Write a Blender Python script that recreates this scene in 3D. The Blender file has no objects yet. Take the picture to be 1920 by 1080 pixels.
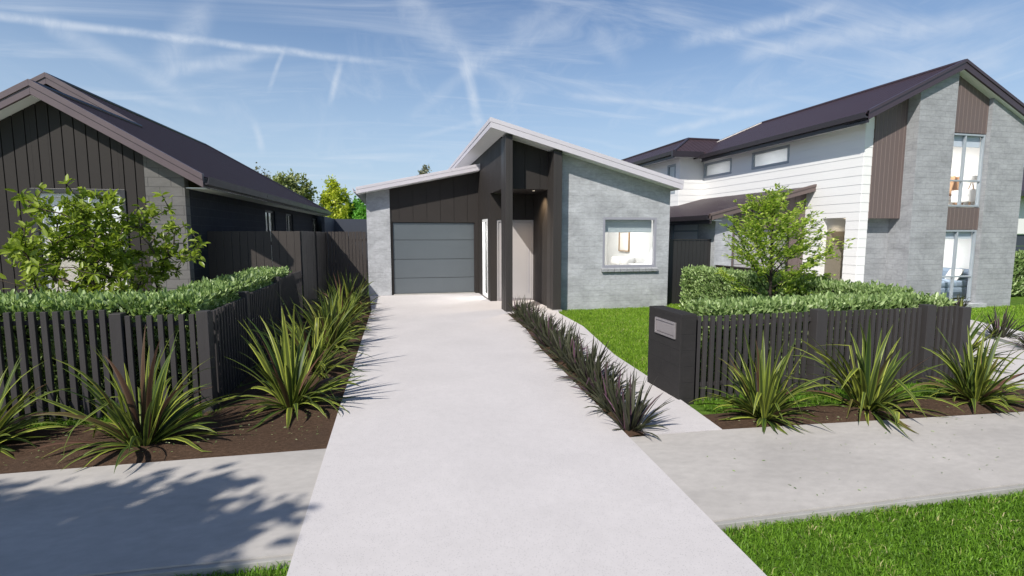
import bpy, bmesh, math, random
import numpy as np
from mathutils import Vector, Matrix, noise as mnoise
R = math.radians
random.seed(7)
C = bpy.context.scene.collection
SC = bpy.context.scene

# ------------------------------------------------------------------ camera
CAM_H = 1.9
PITCH = math.atan(99.5 / 960)
YAW = math.atan(220 / (960 / math.cos(PITCH)))
cd = bpy.data.cameras.new('camera'); cd.lens = 18; cd.sensor_width = 36; cd.clip_end = 3000; cd.clip_start = .05
cam = bpy.data.objects.new('camera', cd); C.objects.link(cam)
cam.location = (0, 0, CAM_H); cam.rotation_euler = (math.pi/2 - PITCH, 0, -YAW)
SC.camera = cam
def skydir(x, y):
    """world direction of a place in the sky"""
    f0 = Vector((math.sin(YAW), math.cos(YAW), 0)); rt = Vector((math.cos(YAW), -math.sin(YAW), 0)); u0 = Vector((0, 0, 1))
    fw = f0*math.cos(PITCH) - u0*math.sin(PITCH); up = u0*math.cos(PITCH) + f0*math.sin(PITCH)
    return (fw*960 + rt*(x-960) + up*(540-y)).normalized()

# ------------------------------------------------------------------ node helpers
class NT:
    def __init__(s, tree): s.t = tree; tree.nodes.clear()
    def n(s, typ, **kw):
        nd = s.t.nodes.new(typ)
        for k, v in kw.items(): setattr(nd, k, v)
        return nd
    def l(s, a, b): s.t.links.new(a, b)
    def val(s, sock, v):
        if isinstance(v, bpy.types.NodeSocket): s.l(v, sock)
        else: sock.default_value = v
    def math(s, op, a, b=0.0, c=None, clamp=False):
        m = s.n('ShaderNodeMath', operation=op); m.use_clamp = clamp
        s.val(m.inputs[0], a); s.val(m.inputs[1], b)
        if c is not None: s.val(m.inputs[2], c)
        return m.outputs[0]
    def dot(s, a, v):
        m = s.n('ShaderNodeVectorMath', operation='DOT_PRODUCT'); s.l(a, m.inputs[0]); m.inputs[1].default_value = v
        return m.outputs['Value']
    def mr(s, v, a, b, c=0., d=1., smooth=True):
        m = s.n('ShaderNodeMapRange'); m.interpolation_type = 'SMOOTHSTEP' if smooth else 'LINEAR'
        s.val(m.inputs[0], v)
        for i, q in enumerate((a, b, c, d)): m.inputs[i+1].default_value = q
        return m.outputs[0]
    def mix(s, f, a, b, blend='MIX'):
        m = s.n('ShaderNodeMix', data_type='RGBA', blend_type=blend)
        s.val(m.inputs[0], f); s.val(m.inputs[6], a); s.val(m.inputs[7], b)
        return m.outputs[2]
    def noise(s, vec, scale, detail=4, rough=.55, dist=0):
        m = s.n('ShaderNodeTexNoise'); s.l(vec, m.inputs['Vector'])
        m.inputs['Scale'].default_value = scale; m.inputs['Detail'].default_value = detail
        m.inputs['Roughness'].default_value = rough; m.inputs['Distortion'].default_value = dist
        return m.outputs['Fac']
    def mapping(s, vec, scale=(1,1,1), rot=(0,0,0), loc=(0,0,0)):
        m = s.n('ShaderNodeMapping'); s.l(vec, m.inputs['Vector'])
        m.inputs['Scale'].default_value = scale; m.inputs['Rotation'].default_value = rot; m.inputs['Location'].default_value = loc
        return m.outputs[0]
    def ramp(s, f, stops):
        m = s.n('ShaderNodeValToRGB'); s.val(m.inputs[0], f)
        e = m.color_ramp.elements
        while len(e) < len(stops): e.new(.5)
        for el, (p, c) in zip(e, stops): el.position = p; el.color = (*c, 1) if len(c) == 3 else c
        return m.outputs[0]
def c4(c): return (*c, 1)
def scl(c, k): return tuple(min(1, x*k) for x in c)

def new_mat(name):
    m = bpy.data.materials.new(name); m.use_nodes = True
    return m, NT(m.node_tree)
def finish(g, col, rough=.6, metal=0., spec=.5, height=None, bstr=.3, bdist=.01, extra=None):
    b = g.n('ShaderNodeBsdfPrincipled'); o = g.n('ShaderNodeOutputMaterial')
    g.val(b.inputs['Base Color'], col if isinstance(col, bpy.types.NodeSocket) else c4(col))
    g.val(b.inputs['Roughness'], rough); b.inputs['Metallic'].default_value = metal
    b.inputs['Specular IOR Level'].default_value = spec
    if height is not None:
        bp = g.n('ShaderNodeBump'); g.l(height, bp.inputs['Height']); bp.inputs['Strength'].default_value = bstr
        bp.inputs['Distance'].default_value = bdist; g.l(bp.outputs[0], b.inputs['Normal'])
    g.l(b.outputs[0], o.inputs[0])
    return b
def uvc(g): return g.n('ShaderNodeTexCoord').outputs['UV']
def objc(g): return g.n('ShaderNodeNewGeometry').outputs['Position']

def plain(name, col, rough=.6, metal=0., spec=.5, var=.12, nscale=6, bstr=.15, bscale=120, bdist=.003, stretch=(1,1,1)):
    """painted or metal surface with mild wear, dust and grain"""
    m, g = new_mat(name); p = g.mapping(objc(g), stretch)
    n1 = g.noise(p, nscale, 5); n2 = g.noise(p, bscale, 3)
    col1 = g.mix(n1, c4(scl(col, 1-var)), c4(scl(col, 1+var)))
    col2 = g.mix(g.math('MULTIPLY', n2, var*.6), col1, c4(scl(col, 1.5)))
    rg = g.math('ADD', g.math('MULTIPLY', n1, .25), rough-.12)
    finish(g, col2, rg, metal, spec, n2, bstr, bdist)
    return m
def blockwork(name, c, mortar, bw, bh, ms=.006, stain=.25, bstr=.6, mort_vis=.6):
    m, g = new_mat(name); uv = uvc(g)
    br = g.n('ShaderNodeTexBrick'); g.l(uv, br.inputs['Vector'])
    br.offset = .5
    br.inputs['Color1'].default_value = c4(scl(c, .97)); br.inputs['Color2'].default_value = c4(scl(c, 1.03))
    br.inputs['Mortar'].default_value = c4(mortar); br.inputs['Scale'].default_value = 1
    br.inputs['Mortar Size'].default_value = ms; br.inputs['Mortar Smooth'].default_value = .2
    br.inputs['Brick Width'].default_value = bw; br.inputs['Row Height'].default_value = bh
    n1 = g.noise(g.mapping(uv, (1, 1.6, 1)), 1.6, 8, .65, .6); n2 = g.noise(g.mapping(uv, (1, 2.5, 1)), 9, 6, .65, .3); n3 = g.noise(uv, 130, 3)
    k = g.mr(n1, .3, .7, 1-stain, 1+stain*.6, False)
    k2 = g.mr(n2, .3, .7, 1-stain*.55, 1+stain*.45, False)
    k3 = g.math('MULTIPLY', g.math('MULTIPLY', k, k2), g.mr(n3, .2, .8, .92, 1.08, False))
    flat = g.mix(mort_vis, c4(c), br.outputs['Color'])
    vm = g.n('ShaderNodeVectorMath', operation='SCALE'); g.l(flat, vm.inputs[0]); g.l(k3, vm.inputs['Scale'])
    h = g.math('ADD', g.math('MULTIPLY', br.outputs['Fac'], -1.), g.math('MULTIPLY', n3, .35))
    h = g.math('ADD', h, g.math('MULTIPLY', n2, .6))
    finish(g, vm.outputs[0], .9, 0, .25, h, bstr, .006)
    return m
def concrete(name, c, speck=.0, stain=.12, streak=(1,1,1), fine=60):
    m, g = new_mat(name); p = objc(g)
    n1 = g.noise(g.mapping(p, streak, (0, 0, .5)), 1.1, 7, .62, .4); n2 = g.noise(g.mapping(p, streak, (0, 0, .5)), fine*.2, 5, .6); n3 = g.noise(p, fine*5, 2)
    k = g.math('MULTIPLY', g.mr(n1, .3, .7, 1-stain, 1+stain*.7, False), g.mr(n2, .3, .7, 1-stain*.5, 1+stain*.5, False))
    k = g.math('MULTIPLY', k, g.mr(n3, .25, .75, .94, 1.05, False))
    if speck:
        vo = g.n('ShaderNodeTexVoronoi'); g.l(p, vo.inputs['Vector']); vo.inputs['Scale'].default_value = 75
        s = g.mr(vo.outputs['Distance'], .05, .35, 1-speck, 1.0)
        n4 = g.noise(p, 40, 2); s = g.math('MAXIMUM', s, g.mr(n4, .52, .62))
        k = g.math('MULTIPLY', k, s)
    vm = g.n('ShaderNodeVectorMath', operation='SCALE'); vm.inputs[0].default_value = c; g.l(k, vm.inputs['Scale'])
    finish(g, vm.outputs[0], .85, 0, .25, g.math('ADD', n3, n2), .25, .003)
    return m
def ribbed(name, c, pitch, axis='Y', rough=.45, sharp=True, tile=None):
    """long-run roofing: ribs run down the slope; tile adds cross courses"""
    m, g = new_mat(name); uv = uvc(g)
    sep = g.n('ShaderNodeSeparateXYZ'); g.l(uv, sep.inputs[0])
    a = sep.outputs[axis]
    fr = g.math('FRACT', g.math('DIVIDE', a, pitch))
    tri = g.math('ABSOLUTE', g.math('SUBTRACT', fr, .5))
    h = g.mr(tri, .36, .46)
    if tile:
        b = sep.outputs['X' if axis == 'Y' else 'Y']
        h = g.math('ADD', g.math('MULTIPLY', g.math('FRACT', g.math('DIVIDE', b, tile)), .8), g.math('MULTIPLY', g.mr(tri, 0, .5), .7))
    n = g.noise(uv, 2.2, 6); n2 = g.noise(uv, 60, 3)
    col = g.mix(n, c4(scl(c, .85)), c4(scl(c, 1.15))); col = g.mix(g.math('MULTIPLY', n2, .12), col, c4(scl(c, 2)))
    finish(g, col, rough, 0, .09, h, 1., .05)
    return m
def leafy(name, stops, rough=.5, trans=.35, spec=.35):
    m, g = new_mat(name)
    at = g.n('ShaderNodeAttribute'); at.attribute_name = 'tint'
    col = g.ramp(at.outputs['Fac'], stops)
    b = g.n('ShaderNodeBsdfPrincipled'); g.l(col, b.inputs['Base Color']); b.inputs['Roughness'].default_value = rough
    b.inputs['Specular IOR Level'].default_value = spec
    tr = g.n('ShaderNodeBsdfTranslucent'); g.l(g.mix(.5, col, g.mix(1., col, (1.6, 1.7, .5, 1), 'MULTIPLY')), tr.inputs[0])
    mx = g.n('ShaderNodeMixShader'); mx.inputs[0].default_value = trans
    g.l(b.outputs[0], mx.inputs[1]); g.l(tr.outputs[0], mx.inputs[2])
    o = g.n('ShaderNodeOutputMaterial'); g.l(mx.outputs[0], o.inputs[0])
    return m
def strap(name, centre, margin, edge=.5, rough=.42, trans=.2):
    """strap leaf with coloured margins; tint picks the leaf's own colouring"""
    m, g = new_mat(name)
    at = g.n('ShaderNodeAttribute'); at.attribute_name = 'tint'
    sep = g.n('ShaderNodeSeparateXYZ'); g.l(uvc(g), sep.inputs[0])
    d = g.math('MULTIPLY', g.math('ABSOLUTE', g.math('SUBTRACT', sep.outputs['X'], .5)), 2.)
    nz = g.noise(g.mapping(uvc(g), (9, .6, 1)), 3, 2)
    d2 = g.math('ADD', d, g.math('MULTIPLY', g.math('SUBTRACT', nz, .5), .5))
    ca = g.ramp(at.outputs['Fac'], centre); cb = g.ramp(at.outputs['Fac'], margin)
    col = g.mix(g.mr(d2, edge-.08, edge+.08), ca, cb)
    b = g.n('ShaderNodeBsdfPrincipled'); g.l(col, b.inputs['Base Color']); b.inputs['Roughness'].default_value = rough
    b.inputs['Specular IOR Level'].default_value = .22
    tr = g.n('ShaderNodeBsdfTranslucent'); g.l(col, tr.inputs[0])
    mx = g.n('ShaderNodeMixShader'); mx.inputs[0].default_value = trans
    g.l(b.outputs[0], mx.inputs[1]); g.l(tr.outputs[0], mx.inputs[2])
    o = g.n('ShaderNodeOutputMaterial'); g.l(mx.outputs[0], o.inputs[0])
    return m
def glass(name, tint=(.93, .95, .96), k=1.):
    m, g = new_mat(name)
    t = g.n('ShaderNodeBsdfTransparent'); t.inputs[0].default_value = c4(tint)
    s = g.n('ShaderNodeBsdfGlossy'); s.inputs['Roughness'].default_value = .015; s.inputs[0].default_value = (1, 1, 1, 1)
    lw = g.n('ShaderNodeLayerWeight'); lw.inputs[0].default_value = .5
    f = g.math('ADD', g.math('MULTIPLY', g.math('POWER', lw.outputs['Facing'], 5.), .96), .045)
    mx = g.n('ShaderNodeMixShader'); g.l(g.math('MULTIPLY', f, k, clamp=True), mx.inputs[0])
    g.l(t.outputs[0], mx.inputs[1]); g.l(s.outputs[0], mx.inputs[2])
    o = g.n('ShaderNodeOutputMaterial'); g.l(mx.outputs[0], o.inputs[0])
    return m
def emit(name, col, k):
    m, g = new_mat(name); e = g.n('ShaderNodeEmission'); e.inputs[0].default_value = c4(col); e.inputs[1].default_value = k
    o = g.n('ShaderNodeOutputMaterial'); g.l(e.outputs[0], o.inputs[0]); return m

M = {}
M['drive'] = concrete('exposed_concrete', (.578, .55, .548), .3, .06)
M['path'] = concrete('brushed_concrete', (.455, .43, .405), 0, .14, (.7, 1.25, 1))
M['road'] = concrete('asphalt', (.055, .055, .057), 0, .15)
M['kerb'] = concrete('kerb_concrete', (.36, .35, .33), 0, .12)
M['block_grey'] = blockwork('grey_block', (.428, .44, .462), (.365, .373, .39), .30, .145, .006, .28, .6, .5)
M['block_white_house'] = blockwork('grey_brick', (.342, .352, .370), (.27, .275, .285), .30, .14, .006, .24, .7, .55)
M['block_left'] = blockwork('charcoal_grey_block', (.16, .155, .15), (.09, .088, .085), .39, .175, .007, .16, .6, .8)
M['block_side_shade'] = blockwork('shaded_side_block', (.026, .029, .038), (.05, .053, .06), .39, .175, .007, .16, .6, .8)  # left house's block again, its side's shade put into the darker, bluer colour
M['clad'] = plain('dark_cladding', (.034, .030, .028), .6, 0, .2, .10, 2, .05)
M['clad_gap'] = plain('shadow_gap', (.012, .011, .011), .8)
M['column'] = plain('dark_column_paint', (.040, .036, .034), .5, 0, .3, .08, 2, .05)
def satin(name, col, rough, metal):
    m, g = new_mat(name); n = g.noise(objc(g), .9, 4); n2 = g.noise(g.mapping(objc(g), (.6, 1, 3)), 7, 5)
    c_ = g.mix(n, c4(scl(col, .9)), c4(scl(col, 1.1))); c_ = g.mix(g.math('MULTIPLY', n2, .15), c_, c4(scl(col, 1.35)))
    finish(g, c_, rough, metal, .5); return m
M['garage'] = satin('garage_door_metal', (.132, .15, .163), .36, .4)
M['garage_seal'] = plain('door_seal', (.03, .025, .025), .6)
M['fascia'] = plain('pale_lilac_metal', (.56, .535, .575), .5, .0, .35, .05, 2, .04)
M['roofpale'] = ribbed('pale_roof', (.46, .44, .47), .3, 'X')
M['soffit'] = plain('white_soffit', (.80, .82, .83), .7, 0, .3, .04)
M['roof_left'] = ribbed('brown_tile_roof', (.030, .021, .026), .2, 'Y', .6, tile=.30)
M['barge_left'] = plain('brown_barge_metal', (.118, .088, .095), .38, 0, .5, .08, 3, .05)
M['gutter'] = plain('dark_gutter', (.032, .027, .033), .32, 0, .5, .08, 3, .05)
M['roof_white'] = ribbed('brown_ribbed_roof', (.046, .030, .036), .21, 'Y', .42)
M['roof_hip'] = ribbed('brown_ribbed_hip', (.052, .035, .040), .21, 'X', .42)
M['barge_white'] = plain('dark_barge', (.050, .036, .046), .36, 0, .5, .08, 3, .05)
M['panel_brown'] = plain('brown_cladding', (.135, .102, .096), .5, 0, .4, .06, 2, .05)
M['panel_gap'] = plain('pale_groove', (.26, .21, .19), .6, 0, .3)
M['white_board'] = plain('white_weatherboard', (.80, .797, .785), .55, 0, .35, .02, 2, .04)
M['win_grey'] = plain('grey_window_frame', (.30, .30, .345), .4, 0, .5, .05)
M['win_blue'] = plain('blue_grey_frame', (.32, .36, .40), .4, 0, .5, .05)
M['win_dark'] = plain('dark_window_frame', (.035, .035, .038), .4)
M['win_white'] = plain('white_window_frame', (.74, .75, .75), .45)
M['glass'] = glass('window_glass')
M['glass_reflect'] = glass('side_window_glass', (.6, .64, .66), 2.2)
M['door'] = plain('pale_grey_door', (.385, .372, .378), .4, 0, .5, .04, 3, .1)
M['door_beige'] = plain('beige_door', (.23, .205, .165), .55, 0, .3, .05)
M['inner'] = plain('white_plaster', (.82, .815, .80), .8, 0, .2, .02)
M['carpet'] = plain('pale_carpet', (.45, .42, .39), .9, 0, .1, .1, 30, .5)
M['blind'] = plain('grey_blind', (.42, .47, .49), .75, 0, .2, .06, 20, .3, 60, .004, (.2, 1, 6))
M['blind_white'] = plain('pale_blind', (.55, .59, .66), .8, 0, .2, .04)
M['blind_bright'] = plain('white_blind', (.85, .85, .85), .8, 0, .2, .03)
def sheer(name, col):
    m, g = new_mat(name); t = g.n('ShaderNodeBsdfTranslucent'); d = g.n('ShaderNodeBsdfDiffuse'); t.inputs[0].default_value = c4(col); d.inputs[0].default_value = c4(col)
    mx = g.n('ShaderNodeMixShader'); mx.inputs[0].default_value = .45; g.l(t.outputs[0], mx.inputs[1]); g.l(d.outputs[0], mx.inputs[2])
    o = g.n('ShaderNodeOutputMaterial'); g.l(mx.outputs[0], o.inputs[0]); return m
M['sheer'] = sheer('sheer_blind', (.88, .89, .90))
M['linen'] = plain('white_linen', (.64, .625, .60), .9, 0, .1, .05, 8, .5, 30, .01)
M['tan'] = plain('tan_fabric', (.62, .36, .20), .9, 0, .1, .07, 12, .4)
M['sofa'] = plain('blue_grey_upholstery', (.235, .29, .37), .9, 0, .15, .1, 12, .4)
M['wood'] = plain('oak_wood', (.34, .22, .13), .55, 0, .3, .2, 5, .2, 80, .003, (1, 1, .15))
M['paper'] = plain('art_paper', (.70, .67, .62), .85, 0, .1, .06, 14)
M['shade_white'] = plain('lamp_shade_fabric', (.78, .76, .72), .9)
M['black'] = plain('black_metal', (.02, .02, .02), .5)
M['fence'] = plain('charcoal_stained_timber', (.048, .044, .045), .6, 0, .25, .22, 9, .45, 70, .004, (1, 1, .12))
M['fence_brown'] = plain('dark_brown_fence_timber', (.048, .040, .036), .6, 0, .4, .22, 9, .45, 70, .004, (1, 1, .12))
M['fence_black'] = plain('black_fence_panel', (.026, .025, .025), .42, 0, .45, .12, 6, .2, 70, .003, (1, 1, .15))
M['pier'] = blockwork('charcoal_pier_block', (.029, .027, .027), (.023, .022, .022), .40, .19, .005, .16, .4, .55)
M['steel'] = plain('brushed_steel', (.42, .39, .40), .35, .6, .5, .1, 20, .2, 200, .001, (1, .1, 1))
M['slate_fence'] = plain('slate_blue_fence', (.050, .058, .078), .6, 0, .4, .08)
M['bark'] = plain('tree_bark', (.085, .065, .05), .85, 0, .2, .3, 18, .8, 45, .012, (1, 1, .3))
M['bark_dark'] = plain('dark_bark', (.045, .036, .03), .85, 0, .2, .3, 18, .8, 45, .012, (1, 1, .3))
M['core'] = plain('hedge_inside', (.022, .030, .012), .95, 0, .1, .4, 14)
M['leaf_tree'] = leafy('broad_leaf', [(0, (.11, .165, .018)), (.45, (.205, .28, .032)), (.8, (.31, .39, .06)), (1, (.50, .58, .17))], .34, .38)
M['leaf_maple'] = leafy('small_leaf', [(0, (.16, .26, .045)), (.4, (.34, .47, .08)), (.75, (.54, .64, .14)), (1, (.74, .77, .28))], .45, .48)
M['leaf_hedge'] = leafy('hedge_leaf', [(0, (.08, .145, .045)), (.5, (.26, .37, .13)), (.85, (.45, .57, .26)), (1, (.60, .69, .40))], .36, .3)
M['leaf_yellow'] = leafy('yellow_leaf', [(0, (.28, .36, .03)), (.5, (.52, .57, .06)), (1, (.70, .72, .13))], .6, .35)
M['leaf_green'] = leafy('green_leaf', [(0, (.07, .21, .03)), (.5, (.14, .38, .05)), (1, (.24, .52, .08))], .6, .35)
M['leaf_olive'] = leafy('olive_leaf', [(0, (.14, .17, .06)), (.5, (.27, .31, .12)), (1, (.42, .46, .22))], .6, .3)
M['leaf_pine'] = leafy('pine_leaf', [(0, (.11, .115, .07)), (.5, (.21, .21, .13)), (1, (.34, .33, .22))], .7, .2)
M['grass'] = leafy('grass_blade', [(0, (.075, .165, .012)), (.5, (.155, .31, .022)), (.84, (.24, .42, .045)), (.92, (.42, .43, .15)), (1, (.58, .52, .28))], .5, .35)
M['lawn'] = leafy('lawn_blade', [(0, (.12, .22, .02)), (.5, (.25, .42, .035)), (.84, (.36, .54, .06)), (.92, (.5, .5, .18)), (1, (.62, .56, .3))], .55, .4)
M['flax'] = strap('flax_leaf', [(0, (.032, .06, .018)), (.4, (.072, .096, .024)), (.85, (.135, .165, .034)), (.91, (.085, .05, .03)), (1, (.12, .06, .045))],
                  [(0, (.09, .14, .025)), (.3, (.22, .28, .045)), (.85, (.40, .44, .07)), (.91, (.11, .08, .042)), (1, (.19, .10, .07))], .58)
M['flax_dark'] = strap('dark_strap_leaf', [(0, (.040, .046, .026)), (.6, (.062, .068, .038)), (.90, (.040, .036, .032)), (.975, (.13, .065, .10)), (1, (.19, .10, .15))],
                  [(0, (.06, .068, .036)), (.6, (.09, .095, .05)), (.90, (.055, .046, .04)), (.975, (.2, .10, .15)), (1, (.26, .14, .21))], .6)
M['lit'] = emit('lit_lamp', (1, .86, .66), 1.2)

def ground_mat():
    m, g = new_mat('ground_turf'); p = objc(g)
    n1 = g.noise(p, .5, 5); n2 = g.noise(p, 9, 6, .7); n3 = g.noise(p, 90, 3, .7)
    col = g.ramp(n2, [(.3, (.06, .13, .015)), (.55, (.115, .22, .024)), (.75, (.17, .28, .045))])
    col = g.mix(g.mr(n3, .45, .75, 0, .5), col, (.22, .30, .07, 1)); col = g.mix(g.mr(n1, .5, .75, 0, .35), col, (.10, .14, .03, 1))
    finish(g, col, .95, 0, .15, n3, .9, .03); return m
M['ground'] = ground_mat()
def mulch_mat():
    m, g = new_mat('bark_mulch'); p = objc(g)
    n1 = g.noise(p, 2.0, 6); n2 = g.noise(g.mapping(p, (1, 2.2, 1), (0, 0, .3)), 26, 6, .75); n3 = g.noise(p, 140, 3, .7)
    col = g.ramp(n2, [(.25, (.038, .023, .015)), (.5, (.105, .064, .041)), (.75, (.20, .128, .086))])
    col = g.mix(g.mr(n1, .4, .75, 0, .4), col, (.10, .068, .05, 1)); col = g.mix(g.mr(n3, .55, .8, 0, .4), col, (.17, .12, .085, 1))
    finish(g, col, .95, 0, .15, g.math('ADD', n3, n2), .9, .02); return m
M['mulch'] = mulch_mat()
def hill_mat():
    m, g = new_mat('far_hill'); n = g.noise(objc(g), .06, 5)
    finish(g, g.mix(n, (.10, .16, .11, 1), (.15, .22, .13, 1)), 1, 0, 0); return m
M['hill'] = hill_mat()

# ------------------------------------------------------------------ mesh helpers
class MB:
    def __init__(s): s.v = []; s.f = []; s.mi = []; s.cur = 0
    def poly(s, pts):
        i = len(s.v); s.v += [tuple(p) for p in pts]; s.f.append(tuple(range(i, i+len(pts)))); s.mi.append(s.cur)
    def prism(s, pts, vec):
        """closed solid: polygon pts pushed along vec"""
        n = len(pts); i = len(s.v); v = Vector(vec)
        s.v += [tuple(p) for p in pts] + [tuple(Vector(p)+v) for p in pts]
        s.f.append(tuple(range(i, i+n))); s.f.append(tuple(range(i+2*n-1, i+n-1, -1)))
        for k in range(n): s.f.append((i+k, i+n+k, i+n+(k+1) % n, i+(k+1) % n))
        s.mi += [s.cur]*(n+2)
        return s
    def box(s, x0, x1, y0, y1, z0, z1):
        return s.prism([(x0, y0, z0), (x1, y0, z0), (x1, y1, z0), (x0, y1, z0)], (0, 0, z1-z0))
    def pbox(s, P, a0, a1, n0, n1, z0, z1):
        q = [P(a0, n0, z0), P(a1, n0, z0), P(a1, n0, z1), P(a0, n0, z1)]
        return s.prism(q, Vector(P(a0, n1, z0)) - Vector(P(a0, n0, z0)))
    def tube(s, pts, rad, seg=7, cap=True):
        rings = []
        for k, p in enumerate(pts):
            p = Vector(p); d = (Vector(pts[min(k+1, len(pts)-1)]) - Vector(pts[max(k-1, 0)])).normalized()
            a = d.orthogonal().normalized(); b = d.cross(a); i = len(s.v); r = rad[k] if hasattr(rad, '__len__') else rad
            s.v += [tuple(p + a*r*math.cos(2*math.pi*j/seg) + b*r*math.sin(2*math.pi*j/seg)) for j in range(seg)]
            rings.append(i)
        for i, j in zip(rings, rings[1:]):
            for k in range(seg):
                s.f.append((i+k, i+(k+1) % seg, j+(k+1) % seg, j+k)); s.mi.append(s.cur)
        if cap:
            s.f.append(tuple(range(rings[0]+seg-1, rings[0]-1, -1))); s.f.append(tuple(range(rings[-1], rings[-1]+seg))); s.mi += [s.cur]*2
        return s
    def build(s, name, mat, parent=None, bevel=0, smooth=False, recalc=True):
        me = bpy.data.meshes.new(name); bm = bmesh.new()
        vs = [bm.verts.new(p) for p in s.v]
        for f, mi in zip(s.f, s.mi):
            try: fc = bm.faces.new([vs[k] for k in f]); fc.material_index = mi; fc.smooth = smooth
            except ValueError: pass
        if recalc: bmesh.ops.recalc_face_normals(bm, faces=bm.faces)
        bm.normal_update()
        uv = bm.loops.layers.uv.new('UVMap')
        for fc in bm.faces:
            nx, ny, nz = (abs(q) for q in fc.normal)
            for lp in fc.loops:
                x, y, z = lp.vert.co
                lp[uv].uv = (y, z) if nx > max(ny, nz*.8) else ((x, z) if ny > nz*.8 else (x, y))
        root = parent
        while root is not None and root.parent is not None: root = root.parent
        if root is not None:
            T = (Matrix.Translation(root.location) @ root.rotation_euler.to_matrix().to_4x4()).inverted()
            bm.transform(T)
        bm.to_mesh(me); bm.free()
        for m in (mat if isinstance(mat, (list, tuple)) else [mat]): me.materials.append(m)
        o = bpy.data.objects.new(name, me); C.objects.link(o)
        if parent is not None: o.parent = parent
        if bevel:
            b = o.modifiers.new('bevel', 'BEVEL'); b.width = bevel; b.segments = 2; b.limit_method = 'ANGLE'; b.angle_limit = R(40)
        return o
def raw_mesh(name, verts, faces, mat, parent=None, tint=None, uvs=None, mi=None, smooth=False):
    """big vegetation meshes from numpy: faces is (n,k) array; verts in the parent's local space"""
    me = bpy.data.meshes.new(name); verts = np.asarray(verts, np.float32); faces = np.asarray(faces, np.int32); k = faces.shape[1]
    me.vertices.add(len(verts)); me.vertices.foreach_set('co', verts.ravel())
    me.loops.add(faces.size); me.loops.foreach_set('vertex_index', faces.ravel())
    me.polygons.add(len(faces)); me.polygons.foreach_set('loop_start', np.arange(0, faces.size, k, dtype=np.int32))
    me.polygons.foreach_set('loop_total', np.full(len(faces), k, np.int32))
    if tint is not None:
        at = me.attributes.new('tint', 'FLOAT', 'POINT'); at.data.foreach_set('value', np.asarray(tint, np.float32))
    if uvs is not None:
        ul = me.uv_layers.new(name='UVMap'); ul.data.foreach_set('uv', np.asarray(uvs, np.float32)[faces.ravel()].ravel())
    for m in (mat if isinstance(mat, (list, tuple)) else [mat]): me.materials.append(m)
    if mi is not None: me.polygons.foreach_set('material_index', np.asarray(mi, np.int32))
    if smooth: me.polygons.foreach_set('use_smooth', np.ones(len(faces), bool))
    me.update(); me.validate()
    o = bpy.data.objects.new(name, me); C.objects.link(o)
    if parent is not None: o.parent = parent
    return o
def tag(o, label=None, cat=None, group=None, kind=None):
    if label: o['label'] = label
    if cat: o['category'] = cat
    if group: o['group'] = group
    if kind: o['kind'] = kind
    return o
def thing(name, label, cat, loc, rotz=0, group=None):
    o = bpy.data.objects.new(name, None); C.objects.link(o); o.empty_display_size = .2
    o.location = loc; o.rotation_euler = (0, 0, rotz)
    return tag(o, label, cat, group)
def struct(o): o['kind'] = 'structure'; return o
def light(name, typ, loc, power, col, parent, size=.2, **kw):
    l = bpy.data.lights.new(name, typ); l.energy = power; l.color = col
    if typ == 'AREA': l.size = size
    else: l.shadow_soft_size = size
    for k, v in kw.items(): setattr(l, k, v)
    o = bpy.data.objects.new(name, l); C.objects.link(o); o.parent = parent
    rr = parent.rotation_euler.to_matrix().to_4x4()
    o.location = (Matrix.Translation(parent.location) @ rr).inverted() @ Vector(loc)
    return o

def PY(Y): return lambda a, n, z: (a, Y+n, z)          # wall facing the street, n runs inwards
def PXL(X): return lambda a, n, z: (X+n, a, z)         # wall facing left
def PXR(X): return lambda a, n, z: (X-n, a, z)         # wall facing right
def wallp(mb, P, a0, a1, z0, ztop, ops=(), n0=0., n1=.2, cuts=(), pitch=None, gap=0., off=0.):
    zt = ztop if callable(ztop) else (lambda a: ztop)
    gr = set()
    if pitch:
        q = a0 + (off or pitch)
        while q < a1 - 1e-4: gr.add(round(q, 5)); q += pitch
    cs = sorted({round(a0, 5), round(a1, 5), *gr, *(round(c, 5) for c in cuts if a0 < c < a1), *(round(e, 5) for o in ops for e in o[:2] if a0 < e < a1)})
    for a, b in zip(cs, cs[1:]):
        aa = a + (gap/2 if a in gr else 0); bb = b - (gap/2 if b in gr else 0)
        if bb - aa < 1e-4: continue
        mid = (a+b)/2
        blk = sorted((o[2], o[3]) for o in ops if o[0] < mid < o[1])
        lo = z0
        for c, d in blk + [(None, None)]:
            if c is None:
                if min(zt(aa), zt(bb)) > lo + 1e-4:
                    mb.prism([P(aa, n0, lo), P(bb, n0, lo), P(bb, n0, zt(bb)), P(aa, n0, zt(aa))], Vector(P(a, n1, 0)) - Vector(P(a, n0, 0)))
            else:
                if c > lo + 1e-4: mb.pbox(P, aa, bb, n0, n1, lo, c)
                lo = max(lo, d)
    return mb
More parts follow.
